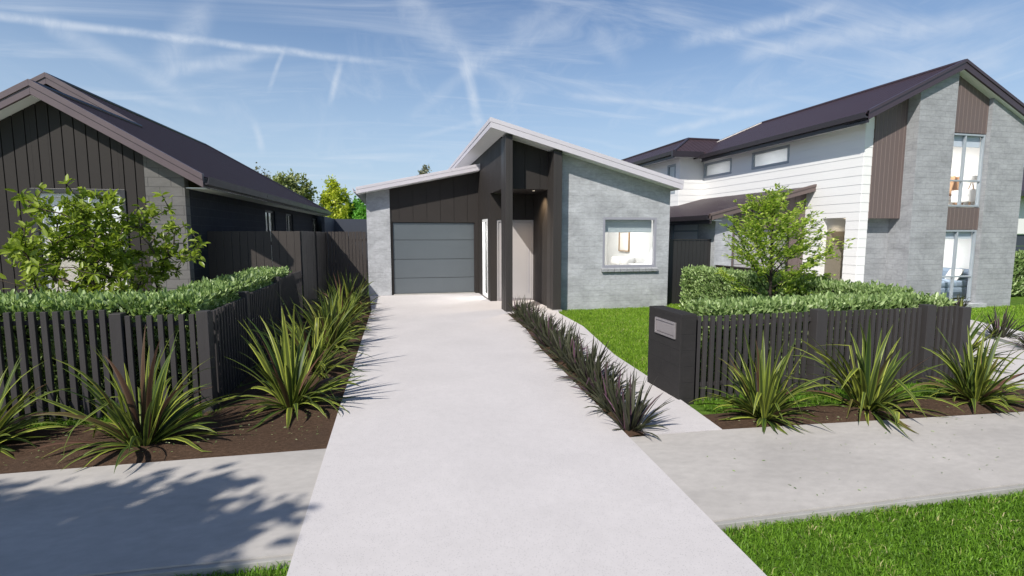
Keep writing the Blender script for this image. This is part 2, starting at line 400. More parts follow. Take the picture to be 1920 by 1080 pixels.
def hboards(mb, P, a0, a1, z0, z1, pitch, ops=(), th=.014):
    """weatherboards: each a wedge, thicker at its foot"""
    z = z0
    while z < z1 - 1e-3:
        t = min(z+pitch, z1)
        cs = sorted({a0, a1, *(e for o in ops for e in o[:2] if a0 < e < a1)})
        for a, b in zip(cs, cs[1:]):
            mid = (a+b)/2; segs = [(z, t)]
            for o in ops:
                if o[0] < mid < o[1]:
                    ns = []
                    for l, h in segs:
                        if o[2] > l: ns.append((l, min(h, o[2])))
                        if o[3] < h: ns.append((max(l, o[3]), h))
                    segs = [q for q in ns if q[1]-q[0] > 1e-3]
            for l, h in segs:
                f = lambda q: th*(1-.6*(q-z)/pitch)
                mb.prism([P(a, -f(l), l), P(a, -f(h), h), P(a, 0, h), P(a, 0, l)], Vector(P(b, 0, 0)) - Vector(P(a, 0, 0)))
        z = t
    return mb
def window(parent, P, a0, a1, z0, z1, fm, fw=.05, n=.03, d=.06, vm=(), hm=(), gm=None, label=None, bar=.04):
    mb = MB()
    mb.pbox(P, a0, a0+fw, n, n+d, z0, z1); mb.pbox(P, a1-fw, a1, n, n+d, z0, z1)
    mb.pbox(P, a0+fw, a1-fw, n, n+d, z0, z0+fw); mb.pbox(P, a0+fw, a1-fw, n, n+d, z1-fw, z1)
    for v in vm: mb.pbox(P, v-bar/2, v+bar/2, n+.004, n+d-.004, z0+fw, z1-fw)
    for h in hm:
        e = [a0+fw] + [q for v in vm for q in (v-bar/2, v+bar/2)] + [a1-fw]
        for a, b in zip(e[::2], e[1::2]): mb.pbox(P, a, b, n+.006, n+d-.006, h-bar/2, h+bar/2)
    w = mb.build('window', fm, parent, .004)
    if label: w['label'] = label
    g = MB(); q = n+d/2
    g.poly([P(a0+fw*.6, q, z0+fw*.6), P(a1-fw*.6, q, z0+fw*.6), P(a1-fw*.6, q, z1-fw*.6), P(a0+fw*.6, q, z1-fw*.6)])
    g.build('pane', gm or M['glass'], w, recalc=False)
    return w
def slab(mb, q, th):
    """roof sheet: four top corners and a vertical thickness"""
    return mb.prism([Vector(p) - Vector((0, 0, th)) for p in q], (0, 0, th))
def room(parent, x0, x1, y0, y1, z0, z1, power, lx=None, ly=None, open_side='front', col=(1, .985, .965)):
    mb = MB(); t = .05
    if open_side != 'back': mb.box(x0-t, x1+t, y1, y1+t, z0, z1)
    if open_side != 'front': mb.box(x0-t, x1+t, y0-t, y0, z0, z1)
    if open_side != 'left': mb.box(x0-t, x0, y0, y1, z0, z1)
    if open_side != 'right': mb.box(x1, x1+t, y0, y1, z0, z1)
    mb.box(x0-t, x1+t, y0, y1+t, z1, z1+t)
    mb.build('interior_wall', M['inner'], parent)
    MB().box(x0-t, x1+t, y0, y1+t, z0-t, z0).build('interior_floor', M['carpet'], parent)
    if power:
        lx = lx or (x0+x1)/2; ly = ly or (y0+y1)/2
        MB().tube([(lx, ly, z1-.02), (lx, ly, z1-.06)], .16, 20).build('ceiling_light', M['lit'], parent)
        light('room_fill_lamp', 'AREA', (lx, ly, z1-.09), power, col, parent, .5)
    return mb
def bevel_cushion(mb, cx, cy, cz, sx, sy, sz, rot=(0, 0, 0), n=8):
    """soft pillow: two bulged sheets meeting in a seam"""
    Rm = (Matrix.Rotation(rot[2], 3, 'Z') @ Matrix.Rotation(rot[1], 3, 'Y') @ Matrix.Rotation(rot[0], 3, 'X'))
    for sgn in (1, -1):
        i = len(mb.v)
        for a in range(n+1):
            for b in range(n+1):
                u = a/n*2-1; w = b/n*2-1
                t = sy*.5*((1-u**4)*(1-w**4))**.5*sgn
                pin = 1-.10*abs(u)**3*(1-abs(w)) - .08*abs(w)**3*0
                p = Rm @ Vector((u*sx/2*(1-.06*(1-abs(w)**2)*0), t, w*sz/2*pin))
                mb.v.append((cx+p.x, cy+p.y, cz+p.z))
        for a in range(n):
            for b in range(n):
                q = (i+a*(n+1)+b, i+(a+1)*(n+1)+b, i+(a+1)*(n+1)+b+1, i+a*(n+1)+b+1)
                mb.f.append(q if sgn > 0 else q[::-1]); mb.mi.append(mb.cur)
    return mb


# ------------------------------------------------------------------ the setting
GZ = -.07
def flat_poly(name, pts, z0, z1, mat, bevel=0):
    o = MB().prism([(x, y, z0) for x, y in pts], (0, 0, z1-z0)).build(name, mat, None, bevel); return struct(o)
struct(MB().prism([(-600, -400, GZ-.5), (600, -400, GZ-.5), (600, 900, GZ-.5), (-600, 900, GZ-.5)], (0, 0, .5)).build('ground', M['ground']))
flat_poly('road', [(-60, -14), (60, -14), (60, -4), (-60, -4)], -.2, GZ+.03, M['road'])
flat_poly('bounce_paving', [(-9, 7.1), (-2.75, 7.1), (-2.75, 10.9), (-9, 11.1)], -.2, -.03, M['path'])  # hidden paving, added to bounce pale light onto the left soffit
STRIP_L = [(2.12, 4.33), (2.18, 5.24), (2.35, 8.12), (2.56, 9.96), (2.62, 12.0)]
STRIP_R = [(2.31, 4.34), (2.46, 5.24), (2.70, 8.12), (2.90, 9.96), (2.90, 12.0)]
PATH_R = [(3.10, 4.29), (3.29, 6.09), (3.38, 7.45), (3.81, 10.01), (3.88, 11.82), (4.0, 12.3)]
drive = [(-.60, -3), (-.635, 2.9), (-.64, 5.7), (-.62, 13.36), (-.8, 16.52), (2.66, 16.6), (2.66, 12.3)] + STRIP_L[::-1] + [(1.99, 2.3), (1.95, -3)]
flat_poly('driveway', drive, -.12, 0, M['drive'])
path = [(2.62, 12.0), (2.66, 12.3), (2.66, 14.5), (4.0, 14.5)] + PATH_R[::-1] + STRIP_R
flat_poly('front_path', path, -.12, -.002, M['drive'])
flat_poly('footpath', [(-16, 5.15), (-3.12, 4.74), (-.62, 4.68), (-.62, 3.12), (-1.86, 3.18), (-16, 3.85)], -.15, -.006, M['path'])
flat_poly('footpath', [(1.98, 4.315), (3.1, 4.29), (6.52, 4.02), (18, 3.55), (18, 2.4), (4.68, 2.81), (1.98, 2.88)], -.15, -.006, M['path'])
flat_poly('kerb', [(1.98, 2.876), (4.68, 2.806), (18, 2.396), (18, 2.36), (4.68, 2.77), (1.98, 2.84)], -.2, -.016, M['kerb'], .004)
flat_poly('kerb', [(-16, 3.845), (-1.86, 3.176), (-.62, 3.116), (-.62, 3.08), (-1.86, 3.14), (-16, 3.81)], -.2, -.016, M['kerb'], .004)
flat_poly('neighbour_driveway', [(7.75, 4.0), (9.55, 3.9), (10.25, 6.3), (11.05, 7.8), (11.25, 12.8), (9.3, 12.8), (8.95, 9), (7.95, 5.8)], -.12, -.004, M['drive'])
flat_poly('neighbour_path', [(9.75, 3.9), (11.6, 3.85), (12.06, 7.47), (12.62, 8.8), (12.4, 11.3), (11.55, 11.3), (11.28, 7.8), (10.45, 6.3)], -.12, -.003, M['drive'])
def bed(name, quad, nx, ny, amp, z0=-.02, edge=.02, seed=0):
    """mounded bark mulch in a four-sided bed"""
    a, b, c, d = (np.array(q, float) for q in quad)
    V = []
    for j in range(ny+1):
        for i in range(nx+1):
            u, v = i/nx, j/ny
            p = (a*(1-u)+b*u)*(1-v) + (d*(1-u)+c*u)*v
            e = min(1, 5*min(u, 1-u)*(nx > 6) + (nx <= 6), 5*min(v, 1-v))
            h = z0 + e*amp*(.6+.7*mnoise.noise((p[0]*1.3+seed, p[1]*1.3, 0))) + e*.012*mnoise.noise((p[0]*9, p[1]*9, 3)) + e*.008*mnoise.noise((p[0]*25, p[1]*25, 7))
            V.append((p[0], p[1], h))
    F = [(j*(nx+1)+i, j*(nx+1)+i+1, (j+1)*(nx+1)+i+1, (j+1)*(nx+1)+i) for j in range(ny) for i in range(nx)]
    o = raw_mesh(name, V, F, M['mulch'], smooth=True); return struct(o)
bed('garden_bed', [(-8, 4.895), (-.645, 4.685), (-.645, 5.82), (-8, 6.0)], 150, 24, .05)
bed('garden_bed', [(-2.05, 5.815), (-.645, 5.815), (-.63, 13.4), (-2.05, 13.4)], 26, 130, .05, seed=4)
bed('garden_bed', [(-2.05, 13.395), (-.63, 13.395), (-.8, 16.45), (-2.05, 16.45)], 26, 50, .03, seed=4)
bed('garden_bed', [(3.105, 4.295), (7.8, 3.98), (7.6, 4.66), (3.16, 4.74)], 90, 18, .045, seed=9)
for (l0, l1), (r0, r1) in zip(zip(STRIP_L, STRIP_L[1:]), zip(STRIP_R, STRIP_R[1:])):
    pass
sv, sf = [], []
for k in range(61):
    t = k/60*(len(STRIP_L)-1); i = min(int(t), len(STRIP_L)-2); w = t-i
    lx, ly = (STRIP_L[i][q]*(1-w)+STRIP_L[i+1][q]*w for q in (0, 1)); rx, ry = (STRIP_R[i][q]*(1-w)+STRIP_R[i+1][q]*w for q in (0, 1))
    for j in range(7):
        u = j/6; x, y = lx*(1-u)+rx*u, ly*(1-u)+ry*u
        sv.append((x, y, -.03+.03*math.sin(math.pi*u)+.012*mnoise.noise((x*9, y*9, 2))))
sf = [(k*7+j, k*7+j+1, (k+1)*7+j+1, (k+1)*7+j) for k in range(60) for j in range(6)]
struct(raw_mesh('garden_bed', sv, sf, M['mulch'], smooth=True))
hv, hf = [], []
for i in range(81):
    x = -420 + i*12
    h = 11.5 + 3*mnoise.noise((x*.008, 0, 0)) + 1.2*mnoise.noise((x*.04, 3, 0))
    for j, (dy, k) in enumerate(((0, -.3), (25, .55), (60, 1), (130, .9), (200, -.2))): hv.append((x, 270+dy, h*k))
hf = [(i*5+j, (i+1)*5+j, (i+1)*5+j+1, i*5+j+1) for i in range(80) for j in range(4)]
struct(raw_mesh('hill', hv, hf, M['hill'], smooth=True))

# ------------------------------------------------------------------ the house with the two mono-pitch roofs
H = thing('single_storey_house', 'single storey grey block house with pale mono-pitch roofs, dark entry columns and a garage', 'house', (2.65, 14.4, 0))
zg = lambda a: 3.17 + (a+.83)*.2126           # underside of the garage roof
ze = lambda a: 4.43 - (a-2.28)*.2664          # underside of the entry roof
w = MB()
wallp(w, PY(16.5), -.83, -.13, -.06, zg, n1=.25)
wallp(w, PXL(-.83), 16.75, 26, -.06, 3.17, n1=.2)
wallp(w, PY(12.6), 4.08, 7.22, -.1, lambda a: ze(a)+.02, ops=[(5.31, 6.85, 1.04, 2.36)], n1=.2)
wallp(w, PXR(7.22), 12.8, 26, -.1, ze(7.22)+.02, n1=.2)
w.box(-.6, 7.0, 25.8, 26, -.06, 3.1)
wall = w.build('wall', M['block_grey'], H)
# dark boards over the garage and round the entry
b = MB(); P = PY(16.55)
wallp(b, P, -.13, 2.65, 0, zg, ops=[(-.07, 2.53, 0, 2.3)], n0=0, n1=.03, pitch=.43, gap=.008, off=.28)
P = PXL(2.65)
wallp(b, P, 14.42, 24, 0, lambda a: ze(2.65)+.01, ops=[(14.82, 15.77, .03, 2.37)], n0=0, n1=.03, pitch=.2, gap=.007)
wallp(b, P, 12.85, 14.42, 3.06, lambda a: ze(2.65)+.01, n0=0, n1=.03, pitch=.2, gap=.007)
wallp(b, PY(12.8), 2.682, 3.86, 3.06, lambda a: ze(a)+.01, n0=0, n1=.03, pitch=.4, gap=.008, off=.17)
wallp(b, PY(14.42), 2.682, 3.95, 0, 3.06, ops=[(2.84, 3.93, 0, 2.33)], n0=0, n1=.03, pitch=.35, gap=.008, off=.30)
wallp(b, PXL(3.95), 12.6, 14.42, 0, 3.06, n0=-.03, n1=0, pitch=.35, gap=.008)
b.build('cladding', M['clad'], H, .002)
b = MB()                                      # the shadow gaps' backing behind those boards
wallp(b, PY(16.58), -.13, 2.64, 0, zg, ops=[(-.07, 2.53, 0, 2.3)], n0=.001, n1=.1)
wallp(b, PXL(2.68), 14.45, 24, 0, ze(2.7), ops=[(14.82, 15.77, .03, 2.37)], n0=.001, n1=.1)
wallp(b, PXL(2.68), 12.88, 14.45, 3.065, ze(2.8), n0=.001, n1=.05)
wallp(b, PY(12.83), 2.74, 3.86, 3.065, lambda a: ze(a)-.01, n0=.001, n1=.05)
wallp(b, PY(14.45), 2.79, 3.95, 0, 3.06, ops=[(2.84, 3.93, 0, 2.33)], n0=.001, n1=.1)
wallp(b, PXL(3.95), 12.6, 14.6, 0, ze(3.95), n0=.001, n1=.12)
b.build('wall_backing', M['clad_gap'], H)
MB().box(2.73, 3.93, 12.89, 14.42, 3.065, 3.1).build('porch_ceiling', M['clad'], H)
MB().tube([(3.62, 13.3, 3.068), (3.62, 13.3, 3.062)], .035, 16).build('downlight', M['lit'], H)
light('porch_lamp', 'SPOT', (3.66, 13.25, 3.03), 75, (1, .74, .45), H, .04, spot_size=R(125), spot_blend=.8)
for (x0, x1, y0, y1) in ((2.65, 2.82, 12.3, 12.85), (3.86, 4.08, 12.3, 12.78)):
    c = MB(); c.box(x0, x1, y0, y1, -.1, ze(x1)+.01)
    c.box(x0+.07, x0+.08, y0-.006, y0, -.1, ze(x1)); c.box(x0-.006, x0, y0+.18, y0+.2, -.1, ze(x1))
    c.build('column', M['column'], H, .004)
MB().box(3.86, 4.1, 12.78, 12.8, -.1, ze(4.08)).box(3.86, 4.08, 12.8, 12.83, 0, 3.06).build('column_return', M['column'], H)
MB().box(3.84, 4.1, 12.27, 12.62, -.1, .012).build('column_footing', M['kerb'], H)
# garage door
gd = MB(); zs = [.03, .53, 1.13, 1.74, 2.29]
for a, c in zip(zs, zs[1:]): gd.box(-.05, 2.51, 16.61, 16.66, a+.006, c-.006)
gdo = gd.build('garage_door', M['garage'], H, .006)
MB().box(-.07, -.05, 16.6, 16.66, .0, 2.3).box(2.51, 2.53, 16.6, 16.66, 0, 2.3).box(-.05, 2.51, 16.6, 16.66, 2.29, 2.3).box(-.05, 2.51, 16.66, 16.68, 0, 2.3).build('door_frame', M['garage_seal'], H)
MB().box(-.07, 2.53, 16.5, 16.66, -.05, .028).build('door_threshold', M['kerb'], H)
# front door
fd = MB().box(2.9, 3.89, 14.47, 14.52, .05, 2.27)
fdo = fd.build('front_door', M['door'], H, .005)
MB().box(3.80, 3.815, 14.463, 14.47, .2, 2.15).box(3.74, 3.745, 14.466, 14.47, .1, 2.2).build('pull_handle', M['win_grey'], fdo, .002)
MB().box(2.84, 2.895, 14.44, 14.53, 0, 2.33).box(3.895, 3.93, 14.44, 14.53, 0, 2.33).box(2.895, 3.895, 14.44, 14.53, 2.28, 2.33).build('door_frame', M['door'], H, .004)
MB().box(2.9, 3.9, 14.40, 14.50, 0, .045).build('door_sill', M['steel'], H)
# windows
window(H, PXL(2.65), 14.82, 15.77, .03, 2.37, M['win_white'], .07, .0, .08, label='tall narrow pale window beside the garage')
window(H, PY(12.6), 5.31, 6.85, 1.04, 2.36, M['win_grey'], .065, .0, .09, label='wide grey framed bedroom window')
sl = MB()
for k in range(9):
    x = 5.27 + k*.1805
    sl.prism([(x+.006, 12.53, .93), (x+.006, 12.62, .955), (x+.006, 12.62, 1.04), (x+.006, 12.53, 1.005)], (.168, 0, 0))
sl.build('window_sill', M['block_white_house'], H, .004)
room(H, 4.35, 7.0, 12.8, 16.2,   .5, 2.75, 50, 5.9, 14.3)
room(H, 2.86, 3.9, 14.72, 16.1, .02, 2.6, 40, open_side='left')
bl = MB()
for k in range(6): bl.box(5.38, 6.78, 12.76+.006*(k % 2), 12.775+.006*(k % 2), 1.97+k*.056, 1.97+k*.056+.054)
bl.build('roller_blind', M['blind'], H)
# roofs
r = MB(); slab(r, [(-1.06, 16.14, zg(-1.06)+.17), (2.70, 16.14, zg(2.70)+.17), (2.70, 26, zg(2.70)+.17), (-1.06, 26, zg(-1.06)+.17)], .09)
ro = r.build('garage_roof', M['roofpale'], H)
def fascia2(mb, x0, z0, x1, z1, y, h, yb=None):
    """two-step metal fascia along a sloping front edge"""
    mb.prism([(x0, y, z0), (x1, y, z1), (x1, y, z1-h*.60), (x0, y, z0-h*.60)], (0, .045, 0)) if False else None
    mb.prism([(x0, y, z0), (x1, y, z1), (x1, y, z1-h*.42), (x0, y, z0-h*.42)], (0, .05, 0))
    mb.prism([(x0, y+.004, z0-h*.42-.006), (x1, y+.004, z1-h*.42-.006), (x1, y+.004, z1-h), (x0, y+.004, z0-h)], (0, .046, 0))
f = MB(); fascia2(f, -1.10, zg(-1.10)+.205, 2.72, zg(2.72)+.205, 16.09, .20)
f.build('fascia', M['fascia'], H, .003)
g_ = MB(); prof = [(-1.06, 3.16), (-1.17, 3.17), (-1.20, 3.29), (-1.185, 3.29), (-1.16, 3.19), (-1.07, 3.18)]
g_.prism([(x, 16.1, z) for x, z in prof], (0, 9.9, 0)); g_.build('gutter', M['fascia'], H)
s = MB(); s.prism([(-1.06, 16.14, zg(-1.06)-.0), (2.64, 16.14, zg(2.64)-.0), (2.64, 16.14, zg(2.64)+.02), (-1.06, 16.14, zg(-1.06)+.02)], (0, .40, 0))
s.prism([(-1.06, 16.54, zg(-1.06)), (-.84, 16.54, zg(-.84)), (-.84, 16.54, zg(-.84)+.02), (-1.06, 16.54, zg(-1.06)+.02)], (0, 9.4, 0)); s.build('soffit', M['soffit'], H)
r = MB(); top = lambda x: ze(x)+.19
slab(r, [(2.31, 12.24, top(2.31)), (7.28, 12.24, top(7.28)), (7.28, 26, top(7.28)), (2.31, 26, top(2.31))], .1)
r.build('entry_roof', M['roofpale'], H)
f = MB(); fascia2(f, 2.28, ze(2.28)+.225, 7.33, ze(7.33)+.225, 12.19, .235)
f.prism([(2.25, 12.19, ze(2.28)+.225), (2.28, 12.19, ze(2.28)+.225), (2.28, 12.19, ze(2.28)+.12), (2.25, 12.19, ze(2.28)+.12)], (0, 13.8, 0))
f.prism([(2.262, 12.195, ze(2.28)+.11), (2.28, 12.195, ze(2.28)+.11), (2.28, 12.195, ze(2.28)-.01), (2.262, 12.195, ze(2.28)-.01)], (0, 13.8, 0))
f.prism([(7.33, 12.19, ze(7.33)+.225), (7.37, 12.19, ze(7.33)+.235), (7.35, 12.19, ze(7.33)+.0), (7.33, 12.19, ze(7.33)+.0)], (0, 13.8, 0))
f.build('fascia', M['fascia'], H, .003)
s = MB(); s.prism([(2.285, 12.24, ze(2.285)), (2.64, 12.24, ze(2.64)), (2.64, 12.24, ze(2.64)+.03), (2.285, 12.24, ze(2.285)+.03)], (0, 13.7, 0))
s.prism([(2.64, 12.245, ze(2.64)+.012), (7.3, 12.245, ze(7.3)+.012), (7.3, 12.245, ze(7.3)+.034), (2.64, 12.245, ze(2.64)+.034)], (0, .6, 0)); s.build('soffit', M['soffit'], H)

# ------------------------------------------------------------------ the two storey house on the right
W = thing('two_storey_house', 'two storey white weatherboard house with grey block gable end and dark brown roof', 'house', (13.9, 14.5, 0))
AX, AZ, SL = 14.13, 6.26, .486
zr = lambda x: AZ - abs(x-AX)*SL              # top of the roof
zu = lambda x: zr(x) - .20
w = MB()
wallp(w, PY(10.68), 12.98, 16.63, -.1, zu, ops=[(14.15, 15.36, .05, 9)], n1=.2, cuts=(AX,))
wallp(w, PXL(12.98), 10.88, 12.6, -.1, 5.52, n1=.2)
wallp(w, PXR(16.63), 10.88, 20, -.1, 4.7, n1=.2)
w.box(11.99, 12.98, 11.29, 11.335, -.1, 2.34)
w.build('wall', M['block_white_house'], W)
p = MB(); P = PY(10.78)
for (a0, a1, z0, zt, PP) in ((14.15, 15.36, 4.56, zu, P), (14.15, 15.36, 2.04, 2.62, P), (11.995, 12.975, 2.33, zu, PY(10.99))):
    wallp(p, PP, a0, a1, z0, zt, n0=0, n1=.025, pitch=.135, gap=.016, off=.10)
p.build('cladding_panel', M['panel_brown'], W)
p = MB()
wallp(p, PY(10.784), 14.15, 15.36, 4.56, zu, n1=.1); wallp(p, PY(10.784), 14.15, 15.36, 2.04, 2.62, n1=.1); wallp(p, PY(10.994), 11.998, 12.975, 2.335, zu, n1=.2)
p.build('panel_groove', M['panel_gap'], W)
MB().box(12.0, 12.975, 11.21, 11.289, 2.345, 2.4).build('recess_ceiling', M['soffit'], W)
# white boards: long side wall, its short return to the street and the stepped back part
wb = MB()
ops = [(11.44, 12.20, 0, 2.36), (13.6, 15.28, 4.07, 4.63), (16.35, 18.01, 4.07, 4.63)]
hboards(wb, PXL(11.74), 11.03, 18.05, -.05, 4.72, .232, ops)
hboards(wb, PY(11.03), 11.74, 11.99, -.05, 4.88, .232)
hboards(wb, PY(18.05), 10.70, 11.71, -.05, 4.84, .232)
hboards(wb, PXL(10.70), 18.05, 26, -.05, 4.86, .232, [(18.31, 18.94, 3.5, 4.65)])
wb.build('weatherboard', M['white_board'], W)
wk = MB()
wallp(wk, PXL(11.742), 11.05, 18.2, -.05, 4.72, ops, n1=.15); wallp(wk, PXL(10.702), 18.07, 26, -.05, 4.86, [(18.31, 18.94, 3.5, 4.65)], n1=.15)
wk.box(11.9, 11.99, 11.032, 11.285, -.05, 4.9); wk.box(10.86, 11.74, 18.052, 18.2, -.05, 4.84); wk.box(10.8, 16.5, 25.9, 26, -.05, 4.6)
wk.build('wall_backing', M['white_board'], W)
# recessed entry in the side wall
e = MB(); e.box(11.745, 12.9, 12.26, 12.34, 0, 2.36); e.box(11.9, 12.9, 11.345, 11.44, 0, 2.36); e.box(11.9, 12.95, 11.345, 12.34, 2.361, 2.42)
e.box(12.8, 12.9, 11.44, 12.26, 0, 2.36); e.build('entry_recess', M['white_board'], W)
MB().box(11.80, 12.72, 12.215, 12.258, .02, 2.0).build('front_door', M['door_beige'], W, .004)
MB().tube([(12.25, 11.95, 2.358), (12.25, 11.95, 2.345)], .05, 14).build('downlight', M['lit'], W)
light('entry_lamp', 'SPOT', (12.25, 11.95, 2.33), 9, (1, .82, .58), W, .04, spot_size=R(140), spot_blend=.8)
# windows
P = PY(10.78)
wu = window(W, P, 14.17, 15.34, 2.65, 4.54, M['win_blue'], .045, .0, .08, vm=(14.70,), hm=(3.33,), label='tall upper bedroom window in the gable end')
wl = window(W, P, 14.17, 15.34, .10, 2.03, M['win_blue'], .045, .0, .08, vm=(14.70,), hm=(.78,), label='tall ground floor window in the gable end')
MB().box(14.05, 15.6, 10.55, 10.8, -.06, .06).build('window_step', M['block_grey'], W, .006)
for (a0, a1, c, d) in ((13.6, 15.28, 4.07, 4.63), (16.35, 18.01, 4.07, 4.63)): window(W, PXL(11.72), a0, a1, c, d, M['win_blue'], .08, .0, .07)
window(W, PXL(10.68), 18.31, 18.94, 3.5, 4.65, M['win_blue'], .08, .0, .07)
room(W, 13.2, 16.42, 10.9, 15.2, 2.66, 4.62, 75, 14.9, 12.6)
room(W, 13.2, 16.42, 10.9, 15.2, .06, 2.2, 70, 14.9, 12.6)
room(W, 11.95, 14.0, 13.3, 15.6, 3.0, 4.70, 20, 12.6, 14.4, open_side='left')  # added lamp, unseen, brightens the sheer blind from behind
room(W, 11.95, 14.0, 16.1, 17.95, 3.0, 4.70, 17, 12.6, 17.1, open_side='left')  # second added lamp, for the other side window's blind
for q_ in ((11.80, 11.81, 13.61, 15.27, 4.08, 4.62), (11.80, 11.81, 16.36, 18.0, 4.08, 4.62), (10.755, 10.765, 18.32, 18.93, 3.51, 4.64)): MB().box(*q_).build('window_blind', M['sheer'], W)
for z0, z1 in ((4.22, 4.56), (1.80, 2.04)): MB().box(14.2, 15.32, 10.885, 10.90, z0, z1).build('roller_blind', M['blind_white'], W)
# inner side window of each room, with its own view out
for z0, z1 in ((3.3, 4.45), (.5, 1.95)):
    MB().box(16.395, 16.419, 11.25, 11.31, z0, z1).box(16.395, 16.419, 11.56, 11.62, z0, z1).box(16.40, 16.418, 11.31, 11.56, z0, z1).build('side_window', M['win_blue'], W)
# main roof: gable to the street, hipped at the back
YB, YR, YE = 10.58, 17.9, 19.9
EL, ER = 11.27, 16.95
r = MB()
q = lambda x, y: (x, y, zr(x))
slab(r, [q(EL, YB), (AX, YB, AZ), (AX, YR, AZ), (EL, YE, zr(EL))], .08)
slab(r, [(AX, YB, AZ), q(ER, YB), (ER, YE, zr(ER)), (AX, YR, AZ)], .08)
r.build('roof', M['roof_white'], W)
r = MB(); slab(r, [(EL, YE, zr(EL)), (AX, YR, AZ), (ER, YE, zr(ER))], .08); r.build('hip_roof', M['roof_hip'], W)
c = MB(); c.tube([(AX, YB-.02, AZ+.0), (AX, YR, AZ+.0)], .055, 8); c.tube([(AX, YR, AZ), (EL, YE, zr(EL))], .05, 8); c.build('ridge_cap', M['barge_white'], W)
bg = MB()
for s_, xe in ((-1, EL), (1, ER)):
    bg.prism([(AX, YB-.05, AZ+.03), (xe, YB-.05, zr(xe)+.03), (xe, YB-.05, zr(xe)-.19), (AX, YB-.05, AZ-.19)], (0, .05, 0))
    bg.prism([(AX, YB-.07, AZ+.05), (xe, YB-.07, zr(xe)+.05), (xe, YB-.07, zr(xe)-.03), (AX, YB-.07, AZ-.03)], (0, .09, 0))
bg.build('barge_board', M['barge_white'], W, .003)
sf_ = MB()
for xe in (EL, ER):
    sf_.prism([(AX, YB, zu(AX)+.01), (xe, YB, zu(xe)+.01), (xe, YB, zu(xe)+.03), (AX, YB, zu(AX)+.03)], (0, .6, 0))
sf_.box(EL+.03, 11.74, YB+.6, 17.6, 4.70, 4.72); sf_.box(10.2, 10.7, 17.6, 26, 4.84, 4.86); sf_.box(10.7, 11.7, 17.6, 18.05, 4.84, 4.86); sf_.build('soffit', M['soffit'], W)
gt = MB()
def gutter(mb, x, y0, y1, z, s=-1, h=.13, wd=.11):
    mb.prism([(x, y0, z-h), (x+s*wd*.85, y0, z-h), (x+s*wd, y0, z), (x+s*wd*.86, y0, z), (x+s*wd*.72, y0, z-h*.75), (x, y0, z-h*.8)], (0, y1-y0, 0))
    mb.box(min(x, x-s*.03), max(x, x-s*.03), y0, y1, z-.24, z-.02)
gutter(gt, EL, YB-.04, 17.5, zr(EL)-.01); gt.build('gutter', M['gutter'], W); gt = MB(); gutter(gt, 10.15, 17.55, 26, 4.99)
gt.box(10.04, EL+.05, 17.44, 17.55, 4.78, 4.985); gt.build('gutter', M['gutter'], W)
# rear roof with its own hip towards the street
zq = lambda x: 4.98 + (x-10.15)*.52
r = MB(); slab(r, [(10.15, 17.55, 4.98), (11.6, 19.0, zq(11.6)), (11.6, 26, zq(11.6)), (10.15, 26, 4.98)], .08)
r.build('rear_roof', M['roof_white'], W)
r = MB(); slab(r, [(10.15, 17.55, 4.98), (13.05, 17.55, 4.98), (13.05, 19.0, zq(11.6)), (11.6, 19.0, zq(11.6))], .08); r.build('rear_hip_roof', M['roof_hip'], W)
MB().tube([(10.15, 17.55, 5.0), (11.6, 19.0, zq(11.6)+.02)], .045, 8).tube([(11.6, 19.0, zq(11.6)+.02), (11.6, 26, zq(11.6)+.02)], .045, 8).tube([(11.6, 19.0, zq(11.6)+.02), (13.0, 19.0, zq(11.6)+.02)], .045, 8).build('rear_ridge_cap', M['barge_white'], W)
# lean-to garage against the side wall
gz = lambda x: 2.44 + (x-8.40)*.2575
w = MB()
wallp(w, PXL(8.77), 13.0, 21, -.1, gz(8.77)-.14, ops=[(13.65, 15.22, 1.0, 2.3)], n1=.2)
wallp(w, PY(12.82), 8.77, 9.32, -.1, lambda a: gz(a)-.14, n1=.18)
w.build('garage_wall', M['block_grey'], W)
p = MB(); wallp(p, PY(12.84), 9.32, 11.73, -.05, lambda a: gz(a)-.12, ops=[(9.4, 11.25, 0, 2.08)], n1=.03, pitch=.2, gap=.008, off=.04); p.build('garage_cladding', M['panel_brown'], W)
p = MB(); wallp(p, PY(12.872), 9.32, 11.73, -.05, lambda a: gz(a)-.14, ops=[(9.4, 11.25, 0, 2.08)], n1=.1); p.build('garage_backing', M['clad_gap'], W)
p = MB()
for a, c_ in zip((.02, .53, 1.05, 1.56), (.53, 1.05, 1.56, 2.07)): p.box(9.42, 11.23, 12.95, 12.99, a+.005, c_-.005)
p.build('garage_door', M['door'], W, .004)
window(W, PXL(8.77), 13.65, 15.22, 1.0, 2.3, M['win_blue'], .07, .02, .07, hm=(2.02,))
MB().box(8.87, 8.88, 13.66, 15.21, 1.01, 2.29).build('window_blind', M['blind_bright'], W)
r = MB(); slab(r, [(8.40, 12.56, gz(8.40)), (11.70, 12.56, gz(11.70)), (11.70, 18.03, gz(11.70)), (8.40, 18.03, gz(8.40))], .08)
slab(r, [(8.40, 18.03, gz(8.40)), (10.68, 18.03, gz(10.68)), (10.68, 21.5, gz(10.68)), (8.40, 21.5, gz(8.40))], .08)
r.build('garage_roof', M['roof_white'], W)
bg = MB(); bg.prism([(8.38, 12.50, gz(8.38)+.03), (11.73, 12.50, gz(11.73)+.03), (11.73, 12.50, gz(11.73)-.15), (8.38, 12.50, gz(8.38)-.15)], (0, .05, 0))
bg.prism([(8.38, 12.48, gz(8.38)+.045), (11.73, 12.48, gz(11.73)+.045), (11.73, 12.48, gz(11.73)-.02), (8.38, 12.48, gz(8.38)-.02)], (0, .09, 0)); bg.build('garage_barge', M['panel_brown'], W, .003)
